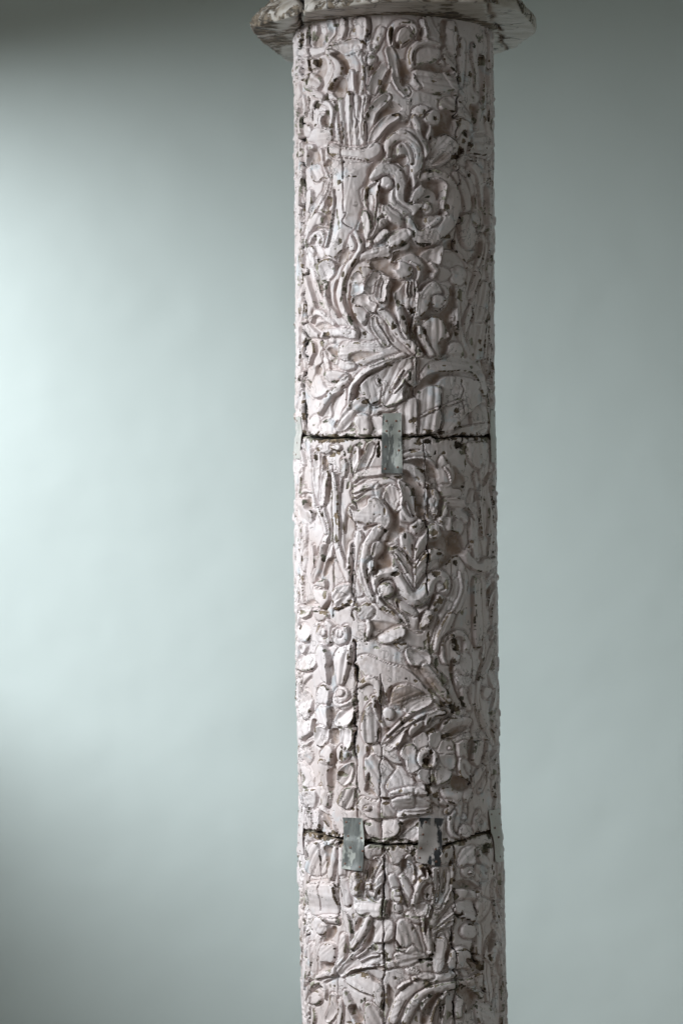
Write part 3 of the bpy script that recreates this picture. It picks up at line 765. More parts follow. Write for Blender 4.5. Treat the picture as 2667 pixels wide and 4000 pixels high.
P lf f 16 660,380 690,290 760,220 830,230 1000,230 1080,280 1060,340 940,340 840,370 740,420
C 8 720,470 780,390 900,345 1000,360 1040,400 940,430 840,480
S sc r 18 450,330,22 480,230,30 560,170,36 690,150,34
P lf f 15 870,620 1030,570 1040,820 950,770 900,800
P lf f 15 1060,600 1180,560 1260,560 1240,760 1200,900 1090,860
P lf f 16 920,800 1040,860 1070,930 1070,1180 960,1180 900,1100 920,1040 890,930
S rm r 7 960,900,9 1000,1000,10 1040,1060,7
C 10 820,1100 900,1070 930,1150 1060,1220 980,1280 880,1290 820,1240
S lf f 14 1190,150,24 1230,300,36 1300,450,40 1380,600,36
C 8 1240,760 1290,690 1390,690 1350,770 1250,880
S lf f 15 1410,720,28 1340,900,46 1285,1080,46 1200,1260,40
P fl f 18 262,600 270,540 310,480 370,440 430,450 465,500 510,455 580,415 640,440 660,530 720,548 790,550 845,610 850,680 840,740 865,840 845,920 800,975 795,1040 740,1130 690,1165 600,1190 545,1150 500,1180 430,1170 340,1110 310,1035 240,1025 190,990 165,900 160,850 110,800 85,740 120,650 180,600
P pt c 6 268,600 275,520 330,460 400,440 450,465 470,530 460,640 380,690 290,690
P pt c 6 475,640 480,500 520,450 580,418 645,445 655,530 600,650 540,670
P pt c 6 610,660 665,545 740,545 800,555 850,620 845,720 770,745 620,740
P pt c 6 630,760 760,755 850,750 864,840 835,940 790,975 690,940 630,860
P pt c 6 550,960 650,940 780,985 790,1060 730,1135 640,1180 560,1150
P pt c 6 315,1020 380,950 530,970 545,1100 500,1175 420,1170 340,1110
P pt c 6 90,740 125,650 250,600 310,700 310,850 350,950 245,1022 190,990 165,900 160,850 110,800
S kn r 10 460,690,34 375,725,38 350,810,42 375,885,42 450,920,40 530,890,36 560,810,34 535,725,32 462,690,34
C 14 395,800 440,755 510,770 530,850 500,915 420,900
O kn r 9 775,660,24,24
P lf f 15 20,1000 70,930 150,1000 200,1080 300,1140 280,1310 0,1310 -100,1200
P lf f 14 300,1200 400,1180 440,1260 420,1310 290,1310
# ---- above the second joint
T 1140 3080 .2742
P lf r 18 150,100 220,30 350,20 380,100 350,220 290,290 220,270 150,190
S lf r 18 440,10,58 490,110,60 512,220,38
P lf f 18 680,190 730,80 780,0 890,20 885,200 830,280 740,270
S lf r 16 450,280,46 500,400,58 560,520,44 620,600,26
P lf f 16 300,350 400,310 430,420 420,560 320,590 290,450
P lf f 17 1000,130 1090,170 1200,190 1258,180 1262,440 1110,400 990,300 960,200
O kn r 10 1092,277,44,38
P lf f 15 1285,190 1400,230 1470,280 1480,380 1400,410 1285,410
P lf r 17 1430,190 1500,130 1600,110 1700,100 1720,260 1640,300 1520,290
P lf r 17 1285,480 1400,440 1500,450 1540,540 1510,650 1400,710 1290,760 1285,600
P lf r 15 1060,500 1180,470 1250,480 1268,700 1200,700 1100,660
P lf r 14 220,740 260,640 400,640 410,680 330,760 260,790
P lf r 14 430,700 540,720 680,730 600,810 500,800
P lf f 16 250,850 330,780 460,780 520,880 500,1050 480,1180 400,1230 290,1220 240,1150 250,1040 300,980
S st r 17 645,790,28 622,950,46 572,1080,56 562,1260,40
S lf f 14 712,830,38 722,1000,46 722,1220,46
P lf r 16 1060,830 1180,790 1290,810 1290,900 1200,980 1100,1000 1050,940
P lf f 16 1330,820 1480,810 1568,830 1640,880 1568,990 1500,1060 1430,1040 1400,930
S lf c 16 1210,1030,44 1135,1150,46 1080,1310,38
# ---- above and below the second joint, right
T 1550 3080 .2742
S bn r 15 40,375,28 150,340,34 300,330,34 445,310,28
P lf c 17 30,690 120,620 200,530 290,490 330,530 310,740 200,740 110,700
P lf f 12 -100,60 100,0 300,0 420,60 440,150 440,280 200,310 0,290 -60,200
S st r 15 640,190,30 760,250,34 700,340,24
P lf f 12 640,0 1040,0 1040,120 960,200 820,220 700,160
S lf f 13 880,230,50 850,400,48 830,560,42
S st r 17 800,330,18 752,430,25 742,560,25 790,660,22 865,692,14
O bd r 19 948,605,82,88
S lf f 14 1150,330,40 1105,480,46 1080,630,30
P lf f 13 1140,480 1200,380 1250,480 1235,600 1130,600
P lf r 14 590,960 640,870 720,820 785,815 780,950 720,1060 640,1110 590,1030
P lf f 16 880,960 960,850 1090,830 1080,950 1060,1080 960,1060 890,1110 860,1060
P lf f 15 1150,900 1200,900 1290,1040 1260,1120 1150,1030
O bd f 14 1005,1190,88,84
O kn r 10 1032,1195,36,36
P lf f 14 1105,1080 1240,1150 1230,1290 1120,1290
S lf c 17 180,1010,56 200,1130,56 232,1290,28
P lf f 13 260,1100 410,1100 420,1250 280,1310
# ---- lower drum, left
T 1150 3360 .2742
P bn f 15 230,340 400,320 560,360 600,520 640,700 620,800 450,790 250,760 180,680 190,560
S rm r 15 250,330,18 400,300,24 540,310,24 590,370,16
P bd r 23 810,250 850,180 920,180 930,280 960,400 920,480 870,500 820,440
S rm r 17 930,250,18 980,340,25 1010,450,25 1050,530,18
P lf r 17 1020,340 1090,330 1110,400 1060,410
S rm r 17 1240,330,14 1160,420,18 1130,530,14
P lf r 17 1140,350 1200,240 1260,180 1265,300 1200,380 1160,460
P cl f 21 880,570 920,530 1010,560 1080,540 1170,590 1250,540 1330,580 1310,720 1280,800 1180,830 1090,790 1010,800 930,770 880,680
S lf f 14 290,870,30 300,1000,36 340,1150,40 360,1330,40
P bd r 21 330,830 440,800 480,880 490,980 440,1060 370,1050 330,960
S rm r 17 755,770,16 800,900,20 812,1050,18 800,1190,12
P bn f 11 1140,860 1250,850 1390,870 1400,1080 1300,1150 1120,1150 1130,1000
S st r 20 1065,820,38 1000,960,46 920,1090,50 835,1240,38
S lf r 13 700,300,50 740,450,56 760,600,46
S lf r 13 120,160,30 130,330,32 120,500,28
P bn f 12 450,800 620,810 640,900 560,890 470,870
S lf r 16 1390,250,44 1430,350,50 1460,450,46
P bd r 19 1400,430 1470,420 1540,480 1520,590 1450,600 1400,540
P lf r 14 1430,620 1490,640 1510,700 1460,740 1420,690
# ---- lower drum, right
T 1560 3360 .2742
P lf f 12 230,100 370,100 380,240 300,300 230,440 200,330
S lf c 18 140,80,54 162,200,50 182,315,22
S st r 18 40,240,34 90,350,40 150,470,36 192,565,18
S sc r 20 200,630,20 240,460,30 290,330,36 375,262,42 435,295,30
P bd c 20 350,450 390,370 450,360 460,540 420,560 370,550
S sc r 18 130,790,38 240,840,46 330,810,46 400,720,34 422,650,18
P lf c 15 230,660 370,610 390,700 330,800 260,770
P lf c 17 480,110 560,100 680,100 690,230 680,400 620,530 570,640 520,670 460,600 500,400 465,280 465,180
S rm r 8 540,140,12 560,300,14 540,450,14 510,600,10
S rm r 8 630,140,12 640,300,14 600,450,14
P bn f 13 460,1010 640,780 760,640 760,900 600,980 480,1060
S rm r 7 490,980,9 620,845,12 745,740,9
S rm r 7 560,960,9 660,880,12 750,830,9
P lf r 15 790,400 870,380 920,420 920,520 850,560 790,520
P lf r 15 920,560 1000,440 1060,410 1120,420 1110,500 1060,560
P lf f 14 780,620 1060,590 1075,850 980,860 890,800 780,700
P lf f 14 1085,540 1280,590 1280,660 1210,800 1130,870 1090,840
O bd r 19 968,1010,108,100
P lf f 14 1310,900 1400,880 1440,960 1420,1170 1380,1050 1320,970
S lf f 13 1330,300,36 1310,450,40 1330,560,30
S lf f 12 1400,200,26 1420,400,30 1400,560,26
S lf f 13 1110,960,50 1120,1100,56 1110,1300,50
P lf f 13 1210,1250 1260,1100 1320,1130 1360,1250 1300,1310
S lf c 13 590,1080,40 570,1200,60 540,1330,60
S lf r 17 330,850,28 370,1000,34 400,1150,30 420,1250,14
P bn f 11 -20,880 120,870 200,1000 260,1150 300,1310 100,1310 -40,1250
# ---- bottom, left
T 1150 3640 .2742
S lf f 14 300,200,48 300,400,56 290,620,58
P bd r 21 390,290 420,210 500,170 580,200 610,320 560,420 480,420 410,450 400,380
C 11 425,560 420,460 490,420 560,440 570,480 480,530 400,590
S st r 19 710,80,50 695,300,56 660,450,50 580,540,56 450,590,46 345,655,32
P lf c 16 820,340 930,250 1080,170 1110,260 1250,310 1260,430 1150,450 1000,510 850,540 760,590 680,640 640,560 720,460
S rm r 9 900,350,12 1000,280,14 1080,210,10
S rm r 9 940,410,12 1080,350,14 1200,330,10
P lf f 13 760,640 900,590 1020,595 1140,680 1250,740 1255,900 1250,1090 1150,1010 1120,900 900,820 760,730
S rm r 18 740,620,14 820,560,20 930,520,22 1040,497,20 1135,502,14
S rm r 17 250,840,24 280,765,30 340,725,34 430,765,30 462,850,24 450,950,18
C 10 310,805 360,768 430,782 430,825 360,812
P bd r 17 240,960 300,850 360,860 400,950 360,1020 260,1020
S lf c 17 560,940,58 562,1100,66 500,1240,52
S lf f 15 660,1000,44 662,1150,46 650,1330,40
S st r 20 735,870,28 780,1000,46 850,1140,50 905,1300,44
C 9 925,1060 950,1062 1000,1180 960,1240 920,1150
P lf f 12 1030,1020 1180,1090 1230,1200 1260,1310 1060,1310
S lf r 15 270,1090,40 290,1200,46 270,1310,40
S lf r 12 140,400,34 150,600,34 145,800,30
# ---- bottom, right
T 1560 3640 .2742
P lf f 15 480,250 500,140 600,70 650,120 650,300 620,420 560,560 500,560 480,400
P bd r 21 650,380 690,290 780,230 870,220 960,270 1000,400 1030,480 980,520 880,510 790,520 700,520
P lf r 14 100,530 190,560 320,600 450,600 480,640 330,670 200,620 120,580
O kn r 20 205,660,38,38
S rm r 18 -20,800,20 60,735,24 140,700,14
S st r 20 765,760,56 600,790,60 430,850,60 285,940,56 165,1080,46 80,1270,40
S st r 20 650,860,28 540,960,36 455,1100,40 400,1310,38
P lf f 16 300,1040 340,960 460,880 420,1000 370,1110 320,1120
S rm r 15 595,1050,14 572,1180,16 570,1310,14
P lf c 17 650,930 740,890 760,1000 740,1150 720,1310 600,1310 630,1100
S sc r 16 830,1180,38 835,1000,50 900,885,50 1030,855,50 1135,910,38
P lf f 14 1090,1070 1230,1040 1320,1100 1310,1310 1120,1310
P lf f 12 1060,600 1140,590 1165,780 950,790 800,700 960,660
S lf f 13 1190,440,30 1180,600,36 1210,800,36 1240,960,28
P lf f 15 1180,350 1220,200 1310,120 1370,180 1370,400 1310,460 1240,400
S lf f 13 1330,680,26 1350,850,34 1330,1050,34
S lf f 12 1440,640,28 1450,850,30 1440,1100,30
P lf f 13 -60,330 60,300 180,200 260,280 360,350 240,420 120,480 0,480
'''
POCKETS = '''
T 960 0 .3827
V 900,900 960,800 1020,800 1040,860 1020,990 930,1000 880,940
V 1010,600 1060,680 1040,760 1000,740
V 1110,760 1150,740 1165,820 1150,950 1120,920 1105,840
V 1260,780 1290,690 1380,620 1350,700 1290,760
V 1380,880 1430,740 1480,690 1480,780 1440,900 1400,960
V 1470,320 1510,290 1500,400 1480,470
V 700,480 720,380 760,330 800,370 770,480
V 890,560 960,540 1020,600 1010,690 960,620
T 1520 0 .3827
V 70,540 100,600 180,620 200,700 240,760 210,850 130,880 100,780 80,650
V 60,450 100,440 110,490 70,500
V 260,690 400,650 560,670 660,740 540,740 350,715
V 280,380 330,290 340,400 300,440
V 520,210 580,210 570,420 530,520 505,400
T 1130 360 .2742
V 1220,440 1260,320 1360,220 1460,120 1560,180 1590,260 1400,330 1290,400
V 1310,700 1400,520 1568,410 1600,500 1420,640 1350,740
V 1110,1100 1200,980 1300,880 1390,860 1300,1000 1200,1120 1150,1220 1120,1340 1060,1340 1100,1200
V 310,850 400,830 440,900 430,1000 320,1010
V 500,1060 560,960 640,1000 620,1030
V 500,350 580,330 580,480 490,480
V 1440,970 1560,900 1580,1000 1460,1005
V 190,540 230,640 240,760 210,740
T 1540 360 .2742
V 650,270 760,265 860,335 930,365 840,390 800,480 840,620 720,600 560,640 540,540 520,490 620,450 640,360
V 370,420 440,430 490,500 420,660 390,620 360,500
V 0,480 200,390 190,470 60,520 -20,530
V 370,1310 420,1270 540,1255 640,1300 560,1330
V 60,920 150,900 180,1000 120,1060 60,1000
V 1060,200 1110,170 1170,210 1130,400 1080,400
T 1540 700 .2742
V 370,80 420,35 540,20 640,65 660,180 640,270 600,300 560,200 480,140 400,130
V 130,280 150,100 230,-20 250,100 240,180 200,320 160,340
V 270,560 330,440 380,450 410,530 420,600 380,680 310,660
V 610,500 640,440 690,480 640,525
V 220,890 300,960 460,960 580,900 480,1000 400,1040 350,1110 240,1060 30,1150 -20,1160 0,1060 180,990
V 700,910 830,850 840,1000 710,980
V 1070,250 1120,230 1140,260 1130,420 1080,420
V 1150,960 1220,870 1230,940 1190,1090 1010,1210 1090,1100
V 1250,760 1340,740 1380,760 1330,880 1290,850
V 380,1120 450,1160 530,1270 560,1330 480,1330 420,1220
T 1130 700 .2742
V 1290,120 1390,140 1480,120 1420,200 1410,350 1340,360 1290,330 1270,250
V 1340,700 1430,615 1520,650 1560,700 1430,740 1400,715
V 980,720 1040,600 1070,740 1010,765
V 680,1250 740,1050 820,975 850,1010 820,1140 720,1260 650,1330
V 490,520 600,450 640,350 650,520 600,680 540,640
V 530,290 590,250 640,290 620,350 560,430 540,390
V 1150,1165 1280,1125 1400,1145 1440,1200 1540,1180 1540,1290 1420,1300 1220,1300
V 440,665 560,665 600,710 500,690
T 1130 1040 .2742
V 1180,10 1400,10 1500,110 1560,200 1400,150 1300,80
V 850,560 865,300 885,200 905,560 950,700 1020,840 1150,965 1060,905 920,780
V 660,230 700,200 720,260 680,400 700,560 760,710 720,720 660,560 640,400
V 440,280 510,280 520,420 510,480 460,400
V 1410,190 1440,230 1420,400 1390,560 1300,640 1400,620 1500,690 1500,500 1480,350 1560,290 1560,210
V 555,1180 600,1155 700,1230 725,1280 640,1270 580,1220
V 345,640 385,640 330,790 290,790 310,700
T 1540 1040 .2742
V 0,200 100,215 120,260 60,320 0,370 -30,300
V 350,350 400,260 480,220 560,200 500,245 420,320 370,370
V 160,650 220,720 280,765 240,900 250,950 215,960 180,820
V 440,655 480,545 520,605 600,645 700,605 765,400 800,285 860,265 865,400 860,540 880,590 830,610 805,700 800,900 830,940 765,1080 745,1000 735,880 665,765 560,705 440,760 390,725
V 590,1110 640,1060 740,1020 760,1080 750,1200 700,1270 630,1250
V 270,900 325,865 330,960 400,1120 465,1240 420,1250 320,1080 280,980
V 390,40 440,0 500,0 505,100 470,180 410,200
V 1130,400 1160,250 1230,100 1210,30 1250,20 1200,250 1150,380
V 1290,460 1340,440 1350,600 1330,760 1290,700
T 1130 1380 .2742
V 910,660 930,500 1000,400 1100,295 1250,215 1430,135 1340,215 1200,295 1080,375 1010,500 1000,580 940,660
V 1110,640 1170,720 1260,700 1300,660 1310,725 1220,765 1150,735
V 640,990 700,950 700,1030 660,1065
V 1280,835 1400,835 1520,805 1568,785 1480,855 1340,875 1240,905
V 620,620 740,550 810,530 730,610 640,700 600,790
V 380,210 430,180 470,230 420,310 380,310
T 1540 1380 .2742
V 280,500 350,420 440,335 560,275 720,265 900,295 960,325 860,325 700,345 605,420 590,460 500,465 380,535 325,600 300,640 280,600
V 165,640 200,490 268,495 275,570 290,630 220,640
V 1210,100 1290,140 1320,300 1300,400 1260,300
T 1130 1720 .2742
V 1000,130 1030,110 1090,140 1040,230 1010,190
V 1330,840 1380,870 1500,1015 1560,1020 1560,1300 1470,1310 1430,1230 1440,1100 1390,940
V 1060,1230 1200,1190 1270,1195 1200,1235 1085,1290
V 555,620 610,510 630,560 590,780 570,900 545,860
V 775,1310 820,1070 840,1090 820,1200 800,1330
V 475,260 510,220 550,300 550,400 500,440 480,350
T 1540 1720 .2742
V 115,310 250,270 400,285 415,410 320,370 200,320
V 115,435 230,475 350,640 400,690 420,760 435,1100 330,1110 310,980 280,800 215,640 145,600
V 445,310 560,360 600,425 620,540 540,540 470,560 445,430
V 900,815 970,905 1010,965 1060,1005 1100,1150 1040,1070 960,1010 945,985 980,930
V 620,845 695,870 650,1000 600,1150 565,1130 600,1030
V 1110,700 1170,690 1140,860 1100,860
V 1230,600 1300,480 1350,430 1310,570 1280,650
V 1350,700 1390,580 1440,440 1420,620 1380,700
T 1130 2060 .2742
V 1210,460 1330,325 1340,215 1400,180 1400,265 1330,385 1285,460 1320,520 1270,610 1220,690 1210,640 1250,545
V 1290,995 1360,1045 1540,1220 1540,1260 1440,1165 1330,1065
V 540,480 600,425 640,430 600,560 520,690 480,700
V 410,290 450,280 430,400 400,370
V 500,1140 560,1060 600,1040 570,1130 520,1170
T 1120 2000 .5612
D 15 650,490,7 700,466,9 748,490,9 757,540,9 740,585,7
V 612,330 660,285 690,225 718,245 708,285 728,335 728,385 645,408 622,428
V 705,140 735,10 760,40 770,85 835,130 800,148 722,215 695,195
V 965,260 985,205 1045,195 1100,135 1200,160 1215,240 1230,270 1200,300 1150,312 1120,350 1072,395 1055,388 1065,335 1092,292 1055,252
D 13 770,258,5 830,308,6 882,392,6
D 13 890,388,5 922,330,6 978,268,6
D 13 800,430,7 840,500,9 878,552,7
D 13 882,552,6 920,472,7 972,425,6
V 985,645 1020,565 1032,592 1000,660 980,682
V 912,722 940,692 958,685 940,740 922,768
V 1208,160 1235,260 1215,245 1195,172
V 1390,540 1430,472 1432,520 1392,600
V 770,620 785,690 770,670 762,630
T 1120 2500 .5612
V 705,440 715,350 738,322 732,380 722,440
V 850,692 920,612 958,602 948,640 882,682
V 1000,622 1080,562 1140,522 1085,580 1062,636
V 1120,662 1180,622 1232,602 1252,612 1200,652 1142,672
V 1262,702 1300,712 1282,800 1262,860
V 622,442 640,422 660,500 662,560 642,542
V 550,822 570,752 590,742 577,812
V 672,802 740,862 768,898 738,890
V 1310,260 1350,135 1370,142 1340,240 1312,288
V 1130,165 1150,135 1172,330 1208,408 1192,418 1142,300
V 312,150 328,160 324,240 312,250
V 300,470 330,470 345,520 315,560
V 300,640 345,610 365,640 360,720 320,730
V 330,780 350,760 350,850 320,880
V 300,900 345,880 350,960 315,1060 300,1000
V 190,560 212,560 212,640 195,660
T 1120 3000 .5612
V 550,125 570,40 588,45 580,130 632,190 562,172 542,150
V 870,40 900,80 908,108 882,92
V 800,448 802,382 860,352 918,352 880,400
V 1140,122 1152,45 1200,62 1275,105 1240,150 1182,152
V 560,722 590,642 636,652 600,722 572,778
V 792,642 838,632 830,700 802,720
V 932,692 968,702 960,762
V 270,560 310,540 320,620 290,700
V 510,830 540,790 545,880 520,870
V 240,290 300,330 330,430 290,400
V 1160,800 1250,780 1330,830 1330,850 1230,845 1170,840
V 1360,560 1395,540 1390,620
T 1120 3450 .5612
V 692,200 702,132 738,122 722,228
V 512,482 560,382 590,302 618,312 590,420
V 742,372 790,432 828,450 782,450
V 702,702 748,760 740,830 716,868 702,800
V 432,622 500,596 610,582 678,577 678,600 560,606 452,640
V 572,632 655,690 675,702 602,682
V 942,882 1000,802 1075,764 1020,860 980,975 932,975
V 442,872 470,842 510,900 538,950 502,960
V 292,342 320,295 350,330 300,400 255,410
V 1092,482 1110,442 1150,405 1132,460 1112,538 1092,520
V 1382,420 1420,330 1440,360 1420,430 1390,480
V 240,560 290,545 350,560 320,590 250,610
V 1260,560 1230,520 1320,560 1340,600 1290,600
V 1180,760 1240,730 1320,800 1260,900 1240,840
V 500,240 530,260 500,330 470,320
V 950,260 965,240 975,300 960,360
V 780,20 800,40 820,120 850,170 830,160 800,90
'''
